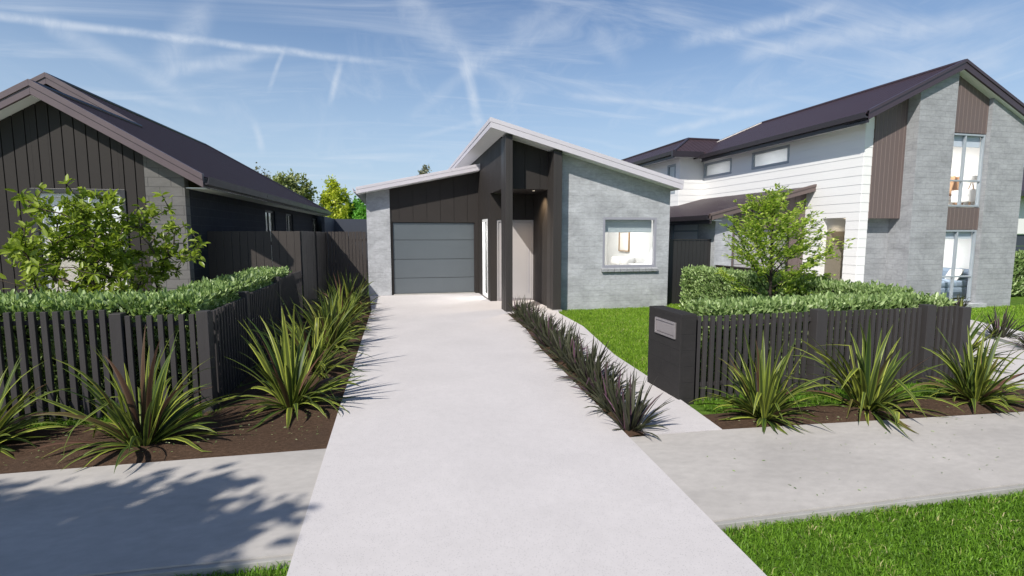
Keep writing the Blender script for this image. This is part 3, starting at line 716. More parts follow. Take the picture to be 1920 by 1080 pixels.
gt = MB(); gutter(gt, 8.40, 12.5, 21.5, gz(8.40)); gt.build('garage_gutter', M['gutter'], W)
MB().box(8.42, 8.77, 12.56, 21, gz(8.4)-.15, gz(8.4)-.13).build('garage_soffit', M['soffit'], W)

# ------------------------------------------------------------------ the gabled house on the left (stands turned a touch)
LA = 1.704; ca, sa = math.cos(R(LA)), math.sin(R(LA)); LX, LY = -3.87, 11.0
LP = lambda u, v, z: (LX+u*ca+v*sa, LY-u*sa+v*ca, z)
LF = lambda a, n, z: LP(a, n, z)                 # street front
LS = lambda a, n, z: LP(-n, a, z)                # right side
G = thing('gabled_house', 'dark single storey gabled house with vertical boards, charcoal blocks and brown tiled roof', 'house', (LX, LY, 0), -R(LA))
U1, Z1, LSL = -2.18, 4.51, .585; UE = .43
zf = lambda u: Z1 - abs(u-U1)*LSL
U2 = -4.02; zm = lambda u: Z1 + (U1-U2)*LSL - abs(u-U2)*LSL
Z2 = zm(U2); UW = 2*U2-UE; V2 = 3.3
w = MB(); wallp(w, LF, -.67, 0, -.06, lambda a: zf(a)-.19, n1=.2)
w.build('wall', M['block_left'], G)
side_ops = [(5.5, 6.63, .9, 2.64), (8.1, 9.13, .9, 2.64), (12.95, 14.1, .9, 2.64)]
w = MB(); wallp(w, LS, .2, 15.3, -.06, 2.80, ops=side_ops, n1=.2)
w.pbox(LS, 15.1, 15.3, .2, 8.2, -.06, 2.8); w.build('side_wall', M['block_side_shade'], G)
ops = [(-2.44, -1.08, .75, 2.66)]
b = MB(); wallp(b, LF, -4.8, -.67, -.06, lambda a: zf(a)-.19, ops=ops, n0=-.005, n1=.03, cuts=(U1,), pitch=.19, gap=.016)
b.build('cladding', M['clad'], G, .002); b = MB()
wallp(b, lambda a, n, z: LP(a, V2+.3+n, z), 2*U2-.0, -2.3, 2.5, lambda a: zm(a)-.19, n0=0, n1=.03, cuts=(U2,), pitch=.19, gap=.016)
b.build('cladding', M['clad'], G, .002)
b = MB(); wallp(b, LF, -4.8, -.675, -.06, lambda a: zf(a)-.2, ops=ops, n0=.031, n1=.18, cuts=(U1,))
wallp(b, lambda a, n, z: LP(a, V2+.33+n, z), -8, -2.3, 2.5, lambda a: zm(a)-.2, n0=.001, n1=.1, cuts=(U2,)); b.pbox(LF, -4.8, -4.6, .18, 4, -.06, 2.7)
b.build('wall_backing', M['clad_gap'], G)
fr = window(G, LF, -2.44, -1.08, .75, 2.66, M['win_white'], .06, .03, .08, vm=(-1.62,), label='white framed front window behind the shrub')
MB().pbox(LF, -2.52, -2.44, -.03, .03, .67, 2.74).pbox(LF, -1.08, -1.0, -.03, .03, .67, 2.74).pbox(LF, -2.44, -1.08, -.03, .03, 2.66, 2.74).build('window_surround', M['win_dark'], G, .003)
for a, c_, lo, hi in side_ops:
    window(G, LS, a, c_, lo, hi, M['win_dark'], .06, .05, .06, vm=((a+c_)/2,))
    MB().pbox(LS, a+.005, c_-.005, .13, .14, lo+.005, hi-.005).build('side_blind', M['sheer'], G)
mb = MB(); t = .05
mb.pbox(LF, -4.2, -.4, 3.5, 3.55, .1, 2.75); mb.pbox(LF, -4.25, -4.2, .2, 3.5, .1, 2.75); mb.pbox(LF, -.4, -.35, .2, 3.5, .1, 2.75); mb.pbox(LF, -4.25, -.35, .2, 3.55, 2.75, 2.8)
mb.build('interior_wall', M['inner'], G); MB().pbox(LF, -4.25, -.35, .2, 3.55, .05, .1).build('interior_floor', M['carpet'], G)
MB().pbox(LF, -2.42, -1.10, .15, .17, 1.95, 2.66).build('roller_blind', M['blind_bright'], G)
light('room_fill_lamp', 'AREA', LP(-2.2, 1.6, 2.7), 60, (1, .95, .88), G, .6)
for v_, p_ in ((7.3, 60), (13.4, 45)): light('room_fill_lamp', 'POINT', LP(-1.6, v_, 2.1), p_, (1, .98, .95), G, .15)  # added lamps without fixtures, brighten the side blinds from behind
def lslab(mb, pts, th=.07): return mb.prism([Vector(LP(u, v, z-th)) for u, v, z in pts], (0, 0, th))
r = MB(); VB = -.3; VE = 14.6; VR = 12.6
lslab(r, [(U1, VB, Z1), (UE, VB, zf(UE)), (UE, V2, zf(UE)), (U1, V2, Z1)])
lslab(r, [(U2, V2, Z2), (UE, V2, zf(UE)), (UE, VE, zf(UE)), (U2, VR, Z2)])
lslab(r, [(U1-2.9, VB, zf(U1-2.9)), (U1, VB, Z1), (U1, V2+2, Z1), (U1-2.9, V2+2, zf(U1-2.9))])
lslab(r, [(UW, V2, zf(UE)), (U2, V2, Z2), (U2, VR, Z2), (UW, VE, zf(UE))])
lslab(r, [(U2, VR, Z2), (UE, VE, zf(UE)), (UW, VE, zf(UE))])
r.build('roof', M['roof_left'], G)
c = MB()
for pts in (((U1, VB-.02, Z1), (U1, V2+.05, Z1)), ((U2, V2-.02, Z2), (U2, VR, Z2)), ((U2, VR, Z2), (UE, VE, zf(UE)))):
    c.tube([LP(*p_) for p_ in pts], .055, 8)
c.build('ridge_cap', M['gutter'], G)
bg = MB()
def lbarge(u0, z0, u1, z1, v):
    for (o_, h0, h1, th) in ((-.05, .02, -.20, .05), (-.07, .05, -.06, .09)):
        bg.prism([LP(u0, v+o_, z0+h0), LP(u1, v+o_, z1+h0), LP(u1, v+o_, z1+h1), LP(u0, v+o_, z0+h1)], Vector(LP(0, th, 0))-Vector(LP(0, 0, 0)))
lbarge(U1, Z1, UE+.02, zf(UE+.02), VB); lbarge(U1, Z1, U1-2.9, zf(U1-2.9), VB)
bg.build('barge_board', M['barge_left'], G, .003); bg = MB()
lbarge(U2, Z2, U1+.03, zm(U1+.03), V2); lbarge(U2, Z2, UW, zm(UW), V2)
bg.build('barge_board', M['barge_left'], G, .003)
s = MB()
for ua, ub in ((U1, UE), (U1-2.9, U1)):
    s.prism([LP(ua, VB, zf(ua)-.185), LP(ub, VB, zf(ub)-.185), LP(ub, VB, zf(ub)-.165), LP(ua, VB, zf(ua)-.165)], Vector(LP(0, .34, 0))-Vector(LP(0, 0, 0)))
s.pbox(LF, .005, UE, .04, VE, zf(UE)-.20, zf(UE)-.18)
s.build('soffit', M['soffit'], G)
gt = MB(); ze_ = zf(UE)
prof = [(UE, ze_-.16), (UE+.10, ze_-.15), (UE+.12, ze_-.01), (UE+.105, ze_-.01), (UE+.085, ze_-.12), (UE, ze_-.13)]
gt.prism([LP(u, VB-.02, z) for u, z in prof], Vector(LP(0, VE-VB+.1, 0))-Vector(LP(0, 0, 0)))
gt.pbox(LF, UE-.03, UE, VB, VE, ze_-.2, ze_-.02); gt.build('gutter', M['gutter'], G)

# ------------------------------------------------------------------ houses and sheds beyond
N = thing('neighbouring_house', 'white neighbouring house with dark garage door far right behind a hedge', 'house', (28, 17, 0))
w = MB(); wallp(w, PY(16), 24.2, 33, -.1, 3.55, ops=[(24.6, 28.5, 0, 1.95)], n1=.2); wallp(w, PXL(24.2), 16.2, 26, -.1, 3.55, n1=.2); w.build('wall', M['white_board'], N)
p = MB()
for k in range(4): p.box(24.65, 28.45, 16.08, 16.12, k*.48+.01, k*.48+.475)
p.build('garage_door', M['slate_fence'], N); MB().box(24.45, 24.6, 15.96, 16.1, 0, 1.5).build('door_post', M['panel_brown'], N)
r = MB(); slab(r, [(23.6, 15.4, 3.6), (33.5, 15.4, 3.6), (33.5, 20.5, 5.4), (23.6, 20.5, 5.4)], .1); slab(r, [(23.6, 20.5, 5.4), (33.5, 20.5, 5.4), (33.5, 26, 3.6), (23.6, 26, 3.6)], .1); r.build('roof', M['roof_hip'], N)
MB().box(23.6, 33.5, 15.33, 15.42, 3.42, 3.62).build('gutter', M['gutter'], N)

# ------------------------------------------------------------------ fences, pier
def pickets(parent, P, a0, pitch, n, ztop, w=.05, d=.042, zb=-.02, mat=None):
    mb = MB()
    for k in range(n):
        a = a0 + k*pitch; dz = random.uniform(-.003, .003); da = random.uniform(-.002, .002)
        mb.pbox(P, a+da, a+da+w, 0, d, zb, ztop+dz)
    return mb.build('picket_panel', mat or M['fence'], parent, .003)
def rail(parent, P, a0, a1, zs, n0=.045, n1=.085, h=.045, mat=None):
    for z in zs: MB().pbox(P, a0, a1, n0, n1, z, z+h).build('rail', mat or M['fence'], parent, .003)
def post(parent, x0, x1, y0, y1, z, mat=None, zb=-.05):
    return MB().box(x0, x1, y0, y1, zb, z).build('post', mat or M['fence'], parent, .005)
FR = thing('picket_fence', 'low charcoal picket fence along the left front garden, seen face on', 'fence', (-3.5, 6.08, 0))
P = PY(6.055)
pickets(FR, P, -3.83-.1036*24, .1036, 33, 1.125, .052); rail(FR, P, -6.5, -2.905, (.12, .985))
post(FR, -2.905, -2.795, 6.03, 6.15, 1.085)
pickets(FR, P, -2.775, .1005, 7, 1.055, .05); rail(FR, P, -2.795, -2.09, (.12, .93))
post(FR, -2.09, -1.975, 6.02, 6.14, 1.085)
FS = thing('picket_fence', 'low charcoal picket fence stepping up beside the left planting bed along the driveway', 'fence', (-2.03, 9.0, 0))
P = PXR(-1.99)
for (y0, y1, z) in ((6.16, 7.52, 1.06), (7.66, 9.52, 1.085), (9.66, 11.88, 1.13)):
    n = int((y1-y0)/.099); pickets(FS, P, y0+.02, (y1-y0)/n, n, z, .05); rail(FS, P, y0, y1, (.12, z-.13))
post(FS, -2.10, -1.975, 7.53, 7.65, 1.13); post(FS, -2.10, -1.975, 9.53, 9.65, 1.175)
RF = thing('picket_fence', 'low charcoal picket fence to the right of the letterbox pier', 'fence', (5.4, 5.3, 0))
P = PY(5.265)
def rtop(a): return .955
pickets(RF, P, 3.42, .0925, 17, .955, .047, .036, zb=-.06); pickets(RF, P, 5.185, .0915, 17, .955, .047, .036, zb=-.06); pickets(RF, P, 6.895, .093, 5, .962, .047, .036, zb=-.06)
rail(RF, P, 3.37, 5.03, (.10, .83)); rail(RF, P, 5.165, 6.73, (.10, .83)); rail(RF, P, 6.87, 7.34, (.10, .83))
post(RF, 5.03, 5.165, 5.22, 5.35, .985); post(RF, 6.735, 6.87, 5.22, 5.35, .99); post(RF, 7.34, 7.48, 5.23, 5.34, .94)
LB = thing('letterbox_pier', 'dark block pier with a steel letterbox slot at the end of the right picket fence', 'letterbox pier', (3.27, 5.57, 0))
MB().box(3.165, 3.365, 5.20, 5.96, -.08, .995).build('pier', M['pier'], LB, .006)
f = MB(); f.box(3.145, 3.168, 5.30, 5.325, .69, .885); f.box(3.145, 3.168, 5.745, 5.77, .69, .885); f.box(3.145, 3.168, 5.325, 5.745, .69, .715); f.box(3.145, 3.168, 5.325, 5.745, .86, .885)
fo = f.build('letterbox_frame', M['steel'], LB, .003)
MB().box(3.156, 3.168, 5.33, 5.74, .72, .855).build('flap', M['steel'], fo, .003)
# tall timber fence between the left house and the garage
def board_fence(root, P, a0, a1, z, pitch, mat, gap=.006, zb=-.02, th=.02, jit=.004):
    mb = MB(); a = a0
    while a < a1 - .02:
        b = min(a+pitch, a1); g2 = gap*random.uniform(.3, 1.6)
        dn = random.uniform(0, jit); mb.pbox(P, a, b-g2, dn, dn+th, zb, z+random.uniform(-.003, .003)); a = b
    o = mb.build('board_panel', mat, root, .002)
    for zz in (.25, .95, z-.3): MB().pbox(P, a0, a1, th+jit+.001, th+jit+.045, zz, zz+.08).build('rail', mat, root)
    return o
T = thing('timber_fence', 'tall dark brown board fence running from the left house wall', 'fence', (-2.9, 11.95, 0))
board_fence(T, PY(11.93), -3.83, -2.0, 1.98, .155, M['fence_brown'], .007)
T = thing('timber_fence', 'tall dark board fence section turning back beside the flax plants, in shade', 'fence', (-2.0, 14.2, 0))
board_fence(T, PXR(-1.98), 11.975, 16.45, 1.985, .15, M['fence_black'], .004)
for y in (13.95, 15.9): MB().box(-1.978, -1.95, y, y+.06, -.02, 1.99).build('cover_strip', M['fence_brown'], T)
T = thing('timber_fence', 'tall brown board fence with light gaps, ending against the garage wall', 'fence', (-1.4, 16.49, 0))
board_fence(T, PY(16.47), -1.97, -.84, 2.0, .10, M['fence_brown'], .013)
BF = thing('panel_fence', 'tall black grooved fence panel between the two houses on the right', 'fence', (8.0, 13.0, 0))
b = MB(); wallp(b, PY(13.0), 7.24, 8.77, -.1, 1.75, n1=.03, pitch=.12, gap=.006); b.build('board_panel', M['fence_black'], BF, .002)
MB().box(7.24, 8.76, 13.031, 13.06, -.1, 1.75).build('backing_panel', M['fence_black'], BF); MB().box(7.24, 8.80, 12.98, 13.07, 1.755, 1.785).build('cap_rail', M['fence_black'], BF)
LWF = thing('low_fence', 'low dark brown fence running beside the neighbouring driveway behind the hedge', 'fence', (8.85, 11.2, 0))
b = MB(); wallp(b, PXL(8.82), 9.4, 12.8, -.1, 1.03, n1=.03, pitch=.12, gap=.006); b.build('board_panel', M['fence_brown'], LWF, .002); MB().box(8.80, 8.88, 9.4, 12.8, 1.032, 1.06).build('cap_rail', M['fence_brown'], LWF)
RFN = thing('rear_fence', 'smooth slate blue fence far behind the timber fence, below the trees', 'fence', (-2, 28, 0))
MB().box(-3.0, 3, 28, 28.1, -.1, 2.72).build('rear_panel', M['slate_fence'], RFN); MB().box(-3.12, -3.0, 24, 28.1, -.1, 2.72).build('side_panel', M['slate_fence'], RFN)

# ------------------------------------------------------------------ furniture seen through the windows
def prism_leg(mb, x, y, z0, z1, r=.02): mb.box(x-r, x+r, y-r, y+r, z0, z1)
B = thing('bed', 'white made bed against the right wall of the single storey house bedroom', 'bed', (6.1, 14.4, .5))
MB().box(5.2, 6.9, 13.7, 15.4, .62, .74).build('bed_base', M['linen'], B, .02); MB().box(5.2, 6.88, 13.68, 15.42, .74, .93).build('mattress', M['linen'], B, .05)
mb = MB()
for x in (5.3, 6.8):
    for y in (13.8, 15.3): prism_leg(mb, x, y, .5, .62)
mb.build('leg', M['wood'], B)
o = bevel_cushion(MB(), 6.72, 14.78, 1.08, .72, .26, .34, (R(12), 0, R(90))).build('pillow', M['linen'], None, 0, True, False); tag(o, 'white pillow on the bed, the left one under the picture', 'pillow', 'pillows on the single storey house bed')
o = bevel_cushion(MB(), 6.70, 13.98, 1.08, .72, .26, .34, (R(14), 0, R(90))).build('pillow', M['linen'], None, 0, True, False); tag(o, 'white pillow on the bed, the right one beside the nightstand', 'pillow', 'pillows on the single storey house bed')
NS = thing('nightstand', 'white nightstand at the right end of the bed under the framed picture', 'nightstand', (6.75, 13.3, .5))
MB().box(6.52, 6.98, 13.15, 13.55, .6, 1.06).build('body', M['white_board'], NS, .006); MB().box(6.50, 6.99, 13.13, 13.57, 1.061, 1.085).build('top', M['white_board'], NS, .004)
PF = thing('framed_picture', 'framed pale line drawing hanging on the white bedroom wall', 'picture', (6.98, 14.85, 1.7))
f = MB()
for (y0, y1, z0, z1) in ((14.49, 14.52, 1.39, 2.02), (15.18, 15.21, 1.39, 2.02), (14.52, 15.18, 1.39, 1.42), (14.52, 15.18, 1.99, 2.02)): f.box(6.945, 6.998, y0, y1, z0, z1)
f.build('frame', M['wood'], PF)
MB().box(6.975, 6.99, 14.52, 15.18, 1.42, 1.99).build('print', M['paper'], PF)
BD = thing('bed', 'white bed seen low through the upper gable window', 'bed', (15.5, 13.0, 2.66))
MB().box(14.2, 16.35, 12.2, 13.9, 2.76, 2.9).build('bed_base', M['linen'], BD, .02); MB().box(14.2, 16.33, 12.18, 13.92, 2.9, 3.06).build('mattress', M['linen'], BD, .05)
MB().box(16.34, 16.41, 12.1, 14.0, 2.66, 3.62).build('headboard', M['tan'], BD, .02)
o = bevel_cushion(MB(), 16.22, 12.55, 3.38, .8, .26, .55, (R(15), 0, R(90))).build('cushion', M['tan'], None, 0, True, False); tag(o, 'large tan cushion leaning on the upstairs headboard', 'cushion')
o = bevel_cushion(MB(), 16.02, 12.62, 3.24, .75, .28, .42, (R(25), 0, R(90))).build('pillow', M['linen'], None, 0, True, False); tag(o, 'white pillow in front of the tan cushion upstairs', 'pillow')
NS = thing('nightstand', 'white two drawer nightstand beside the upstairs bed', 'nightstand', (16.15, 11.75, 2.66))
MB().box(15.95, 16.38, 11.45, 11.98, 2.84, 3.19).build('body', M['white_board'], NS, .006)
for z in (2.86, 3.03):
    d_ = MB().box(15.935, 15.95, 11.47, 11.96, z, z+.15).build('drawer', M['white_board'], NS, .003); MB().box(15.915, 15.935, 11.70, 11.73, z+.065, z+.095).build('knob', M['black'], d_)
for x in (16.0, 16.33):
    for y in (11.5, 11.93): mb = MB(); prism_leg(mb, x, y, 2.66, 2.84, .018); mb.build('leg', M['wood'], NS)
TL = thing('table_lamp', 'small table lamp with a white shade and wooden tripod on the upstairs nightstand', 'lamp', (16.2, 11.62, 3.19))
for k in range(3):
    a = k*2.094; MB().tube([(16.2+.08*math.cos(a), 11.62+.08*math.sin(a), 3.19), (16.2+.015*math.cos(a), 11.62+.015*math.sin(a), 3.42)], .012, 6).build('leg', M['wood'], TL)
MB().tube([(16.2, 11.62, 3.40), (16.2, 11.62, 3.58)], (.14, .11), 20).build('lamp_shade', M['shade_white'], TL)
SFA = thing('sofa', 'blue grey sofa seen through the ground floor gable window', 'sofa', (15.6, 12.0, .06))
MB().box(14.6, 16.3, 11.25, 12.6, .12, .42).build('seat_base', M['sofa'], SFA, .05); MB().box(14.62, 15.45, 11.28, 12.57, .42, .58).build('seat_cushion', M['sofa'], SFA, .06); MB().box(15.46, 16.0, 11.28, 12.57, .42, .60).build('seat_cushion', M['sofa'], SFA, .06)
MB().box(16.0, 16.3, 11.25, 12.6, .42, .92).build('backrest', M['sofa'], SFA, .08); MB().box(14.6, 16.0, 12.35, 12.62, .42, .80).build('armrest', M['sofa'], SFA, .07)
for x in (14.7, 16.2):
    for y in (11.35, 12.5): mb = MB(); prism_leg(mb, x, y, .06, .12, .025); mb.build('leg', M['wood'], SFA)
o = bevel_cushion(MB(), 15.83, 11.62, .76, .5, .16, .36, (R(28), 0, R(70))).build('cushion', M['linen'], None, 0, True, False); tag(o, 'pale cushion resting on the blue grey sofa', 'cushion')

# ------------------------------------------------------------------ vegetation
rng = np.random.default_rng(11)
def unit(v): return v/np.maximum(np.linalg.norm(v, axis=-1, keepdims=True), 1e-9)
def leaves(pos, direc, normal, length, width, fold=.25, shape=(.32, .70), shw=(.95, .8)):
    """many six-point leaves folded on the midrib: returns verts, faces"""
    n = len(pos); d = unit(direc); s = unit(np.cross(d, normal)); u = np.cross(s, d)
    L = length[:, None]; Wd = width[:, None]/2
    base = pos; tip = pos + d*L - u*L*.10
    l1 = pos + d*L*shape[0] + s*Wd*shw[0] + u*Wd*fold; l2 = pos + d*L*shape[1] + s*Wd*shw[1] + u*Wd*fold*.6
    r1 = pos + d*L*shape[0] - s*Wd*shw[0] + u*Wd*fold; r2 = pos + d*L*shape[1] - s*Wd*shw[1] + u*Wd*fold*.6
    V = np.stack([base, l1, l2, tip, r2, r1], 1).reshape(-1, 3)
    i = np.arange(n)[:, None]*6
    F = np.concatenate([i+np.array([[0, 1, 2, 3]]), i+np.array([[0, 3, 4, 5]])], 0)
    return V, F
def grow(tips, trunks, rng, seglen=.12, sag=.0, up=.25):
    """join every tip to the nearest lower node of what has already grown; gives nodes and parents"""
    nodes, par = [], []
    for tr in trunks:
        for k, p in enumerate(tr):
            nodes.append(np.array(p, float)); par.append(-1 if k == 0 else len(nodes)-2)
    org = np.array(trunks[0][0], float)
    tips = sorted(tips, key=lambda p: np.linalg.norm(p-org))
    ends = []
    for t in tips:
        A = np.array(nodes); d = t-A; dist = np.linalg.norm(d, axis=1)
        cost = dist*(1+1.2*np.clip((A[:, 2]-t[2]+.25*dist)/np.maximum(dist, .01), 0, 2)) + .25*np.linalg.norm(A-org, axis=1)*0
        cost[dist < .05] += 9
        j = int(np.argmin(cost)); a = A[j]; k = max(2, int(dist[j]/seglen))
        mid = (a+t)/2 + np.array([0, 0, up*dist[j]*.35]) + rng.normal(0, .06*dist[j], 3); prev = j
        for q in range(1, k+1):
            w = q/k; p = a*(1-w)**2 + 2*mid*w*(1-w) + t*w*w + rng.normal(0, .012, 3)
            nodes.append(p); par.append(prev); prev = len(nodes)-1
        ends.append(prev)
    return np.array(nodes), np.array(par), ends
def branch_mesh(nodes, par, rtip, rmax, seg=5, power=.5):
    cnt = np.zeros(len(nodes)); leafn = np.ones(len(nodes), bool); leafn[par[par >= 0]] = False
    cnt[leafn] = 1
    for i in range(len(nodes)-1, -1, -1):
        if par[i] >= 0: cnt[par[i]] += cnt[i]
    r = np.minimum(rtip*cnt**power, rmax)
    V, F = [], []
    for i in range(len(nodes)):
        if par[i] < 0: continue
        a, b = nodes[par[i]], nodes[i]; d = b-a; L = np.linalg.norm(d)
        if L < 1e-5: continue
        d /= L; x = np.cross(d, [.3, .2, .93]); x /= np.linalg.norm(x); y = np.cross(d, x); k0 = len(V)
        ra = min(r[par[i]], r[i]*1.5)
        for q in range(seg): an = 2*math.pi*q/seg; V.append(a-d*ra*.2+(x*math.cos(an)+y*math.sin(an))*ra)
        for q in range(seg): an = 2*math.pi*q/seg; V.append(b+(x*math.cos(an)+y*math.sin(an))*r[i])
        F += [(k0+q, k0+(q+1) % seg, k0+seg+(q+1) % seg, k0+seg+q) for q in range(seg)]
    return np.array(V), np.array(F), r
def tree(name, label, cat, loc, trunks, tips, leaf, seed, rtip=.004, rmax=.06, bark='bark', up=.25, group=None, along=5, seglen=.12, rosette=0):
    """leaf = (material, count per tip, length, width, spread)"""
    rg = np.random.default_rng(seed); T = thing(name, label, cat, loc, 0, group)
    nodes, par, ends = grow(tips, trunks, rg, seglen, up=up)
    V, F, r = branch_mesh(nodes, par, rtip, rmax); raw_mesh('trunk', V, F, M[bark], T, smooth=True)
    lm, cnt, ll, lw, sp = leaf
    pos, dr = [], []
    cen = nodes[ends].mean(0)
    for e in ends:
        chain = [e]
        while par[chain[-1]] >= 0 and len(chain) < along: chain.append(par[chain[-1]])
        ch = nodes[chain]; n = int(cnt*rg.uniform(.6, 1.4))
        ax = ch[0]-ch[min(1, len(ch)-1)]
        if rosette:
            for q in range(rosette):
                an = 2*math.pi*q/rosette + rg.uniform(0, .5); axu = ax/max(np.linalg.norm(ax), 1e-6)
                x = np.cross(axu, [.2, .3, .9]); x /= np.linalg.norm(x); y = np.cross(axu, x)
                pos.append(ch[0]); dr.append((x*math.cos(an)+y*math.sin(an))*1.0+axu*.5+rg.normal(0, .12, 3))
        for q in range(n):
            w = rg.random()**1.2*(len(ch)-1); i = int(w); p = ch[i]*(1-(w-i)) + ch[min(i+1, len(ch)-1)]*(w-i)
            dirn = ax/max(np.linalg.norm(ax), 1e-6)*.5 + rg.normal(0, .65, 3) + np.array([0, 0, .10])
            pos.append(p + rg.normal(0, sp, 3)); dr.append(dirn)
    pos, dr = np.array(pos), np.array(dr); n = len(pos)
    nrm = unit(np.array([0, 0, 1.])+rg.normal(0, .45, (n, 3)))
    ln = ll*rg.uniform(.6, 1.25, n); V, F = leaves(pos, dr, nrm, ln, ln*lw)
    tint = np.repeat(np.clip(rg.normal(.5, .27, n), 0, 1), 6)
    raw_mesh('crown', V, F, M[lm], T, tint=tint)
    return T
def ell_tips(rg, n, c, rad, inner=.45, zmin=None, shape=None):
    out = []
    while len(out) < n:
        u = unit(rg.normal(size=3)); rr = rg.uniform(inner**3, 1)**(1/3)
        rr *= 1+.16*math.sin(3*math.atan2(u[1], u[0])+2.2*u[2])+rg.normal(0, .06)
        p = np.array(c)+u*np.array(rad)*rr
        if shape is not None: 
            k = shape((p[2]-c[2])/rad[2]); p[:2] = np.array(c)[:2]+(p[:2]-np.array(c)[:2])*k
        if zmin is None or p[2] > zmin: out.append(p)
    return out
rg = np.random.default_rng(3)
# the broad-leaved shrub tree in the left garden: several stems from one foot
st = []
for k, (dx, dy, h) in enumerate(((-.55, .1, 1.0), (.42, -.1, 1.25), (.05, .25, 1.2), (-.25, -.3, 1.1), (.3, .3, 1.05), (-.05, -.15, 1.35), (.62, .05, .95))):
    st.append([np.array([.04*math.cos(k), .04*math.sin(k), 0]) + np.array([dx*w**1.4, dy*w**1.4, h*w]) for w in np.linspace(0, 1, 9)])
tips = ell_tips(rg, 230, (-.04, 0, 1.70), (.95, .85, .92), .25, .85)
tips += [np.array(p, float) for p in ((-1.45, .1, 2.2), (-1.6, 0, 1.75), (-1.4, -.1, 1.35), (1.22, -.1, 1.78), (1.1, 0, 1.62), (-.9, .1, 2.4), (.75, 0, 2.45), (-1.55, .1, 1.95), (1.1, -.1, 1.95))]
tree('broadleaf_tree', 'bushy broad-leaved young tree with several stems in front of the gabled house', 'tree', (-3.80, 7.85, -.02), st, tips, ('leaf_tree', 15, .112, .42, .045), 5, .0055, .045, 'bark', rosette=6, seglen=.1)
# slim small-leaved tree behind the right fence
def branchy(name, label, loc, H, z0, prof, nb, seed, leafmat, ll, lw, bark, rt=.0026, rmax=.026, per=11):
    """slim leader with tiers of spreading branches, side twigs and leaves set along them"""
    rg = np.random.default_rng(seed); T = thing(name, label, 'tree', loc); nodes, par, leafat = [], [], []
    for k, z in enumerate(np.linspace(0, H*.97, 26)):
        nodes.append(np.array([.03*math.sin(2.3*z)+.01*z, .03*math.cos(1.9*z), z])); par.append(k-1)
    zs = np.array([n_[2] for n_ in nodes])
    for k in range(nb):
        w = k/(nb-1); z = z0 + (H*.96-z0)*w**.9; j = int(np.argmin(abs(zs-z))); az = k*2.399+rg.normal(0, .25); L = prof(w)*rg.uniform(.8, 1.12)
        el = R(32+36*w+rg.normal(0, 7)); d = np.array([math.cos(az)*math.cos(el), math.sin(az)*math.cos(el), math.sin(el)]); p = nodes[j].copy(); pv = j; n = max(4, int(L/.09))
        ch = []
        for q in range(n):
            d = unit(d + rg.normal(0, .07, 3) + np.array([0, 0, -.035 if q > n*.5 else .02])); p = p + d*L/n; nodes.append(p.copy()); par.append(pv); pv = len(nodes)-1; ch.append((pv, d.copy()))
        for q, (ix, dd) in enumerate(ch):
            if q < n*.22: continue
            for sd in (1, -1):
                if rg.random() < .30: continue
                tl = L*(.40-.22*q/n)*rg.uniform(.6, 1.2)+.06; h = unit(np.cross(dd, [0, 0, 1.]))*sd; td = unit(dd*.75+h*.8+rg.normal(0, .18, 3)); tp = nodes[ix].copy(); tv = ix; m = max(2, int(tl/.07))
                for r_ in range(m):
                    td = unit(td+rg.normal(0, .1, 3)); tp = tp+td*tl/m; nodes.append(tp.copy()); par.append(tv); tv = len(nodes)-1
                    leafat.append((tp.copy(), td.copy()))
            leafat.append((nodes[ix].copy(), dd))
    nodes = np.array(nodes); par = np.array(par); V, F, r = branch_mesh(nodes, par, rt, rmax, 5, .48); raw_mesh('trunk', V, F, M[bark], T, smooth=True)
    pos, dr = [], []
    for p, d in leafat:
        h = unit(np.cross(d, [0, 0, 1.]))
        for q in range(rg.poisson(per)):
            sd = 1 if q % 2 else -1; pos.append(p+rg.normal(0, .016, 3)-d*rg.uniform(0, .07)); dr.append(d*.65+h*sd*rg.uniform(.3, 1.1)+rg.normal(0, .25, 3)+np.array([0, 0, .12]))
    pos, dr = np.array(pos), np.array(dr); n = len(pos); nrm = unit(np.array([0, 0, 1.])+rg.normal(0, .4, (n, 3))); ln = ll*rg.uniform(.6, 1.2, n); V, F = leaves(pos, dr, nrm, ln, ln*lw)
    raw_mesh('crown', V, F, M[leafmat], T, tint=np.repeat(np.clip(rg.normal(.5, .26, n), 0, 1), 6)); return T
branchy('maple_tree', 'slender young small-leaved tree in the right garden behind the hedge', (6.28, 7.6, -.05), 2.40, .74, lambda w: 1.10*(1-w)**.72*(.74+.46*math.sin(min(1, w*2.2)*math.pi*.5))+.18, 34, 5, 'leaf_maple', .074, .42, 'bark_dark', per=6.0)
# trees far behind
def far_tree(name, label, x, y, h, w, base, leaf, seed, ntip=170, cnt=12, ll=.24, shape=None, bark='bark'):
    g2 = np.random.default_rng(seed); tr = [[np.array([.08*math.sin(z+seed), .05*math.cos(z), z]) for z in np.linspace(0, h*.82, 10)]]
    tips = ell_tips(g2, ntip, (0, 0, (h+base)/2), (w/2, w/2, (h-base)/2), .35, None, shape)
    return tree(name, label, 'tree', (x, y, -.1), tr, tips, (leaf, cnt, ll, .6, .14), seed, .012, .16, bark, up=.2, group='trees behind the houses', seglen=.35)
far_tree('yellow_green_tree', 'bright yellow green tree behind the slate fence between the houses', -4.85, 45, 6.7, 2.7, 2.2, 'leaf_yellow', 21, 260, 20, .22, lambda z: 1-.3*z)
far_tree('green_tree', 'vivid green tree with reddish trunk just right of the yellow green one', -3.2, 47, 5.4, 2.6, 2.0, 'leaf_green', 22, 230, 18, .24)
far_tree('green_tree', 'low green tree against the corner of the garage wall', -2.1, 44, 4.6, 2.2, 2.0, 'leaf_green', 23, 200, 18, .22)
far_tree('olive_tree', 'olive green spreading tree showing above the brown tiled roof', -8.1, 44, 6.9, 3.6, 3.0, 'leaf_olive', 24, 260, 20, .28)
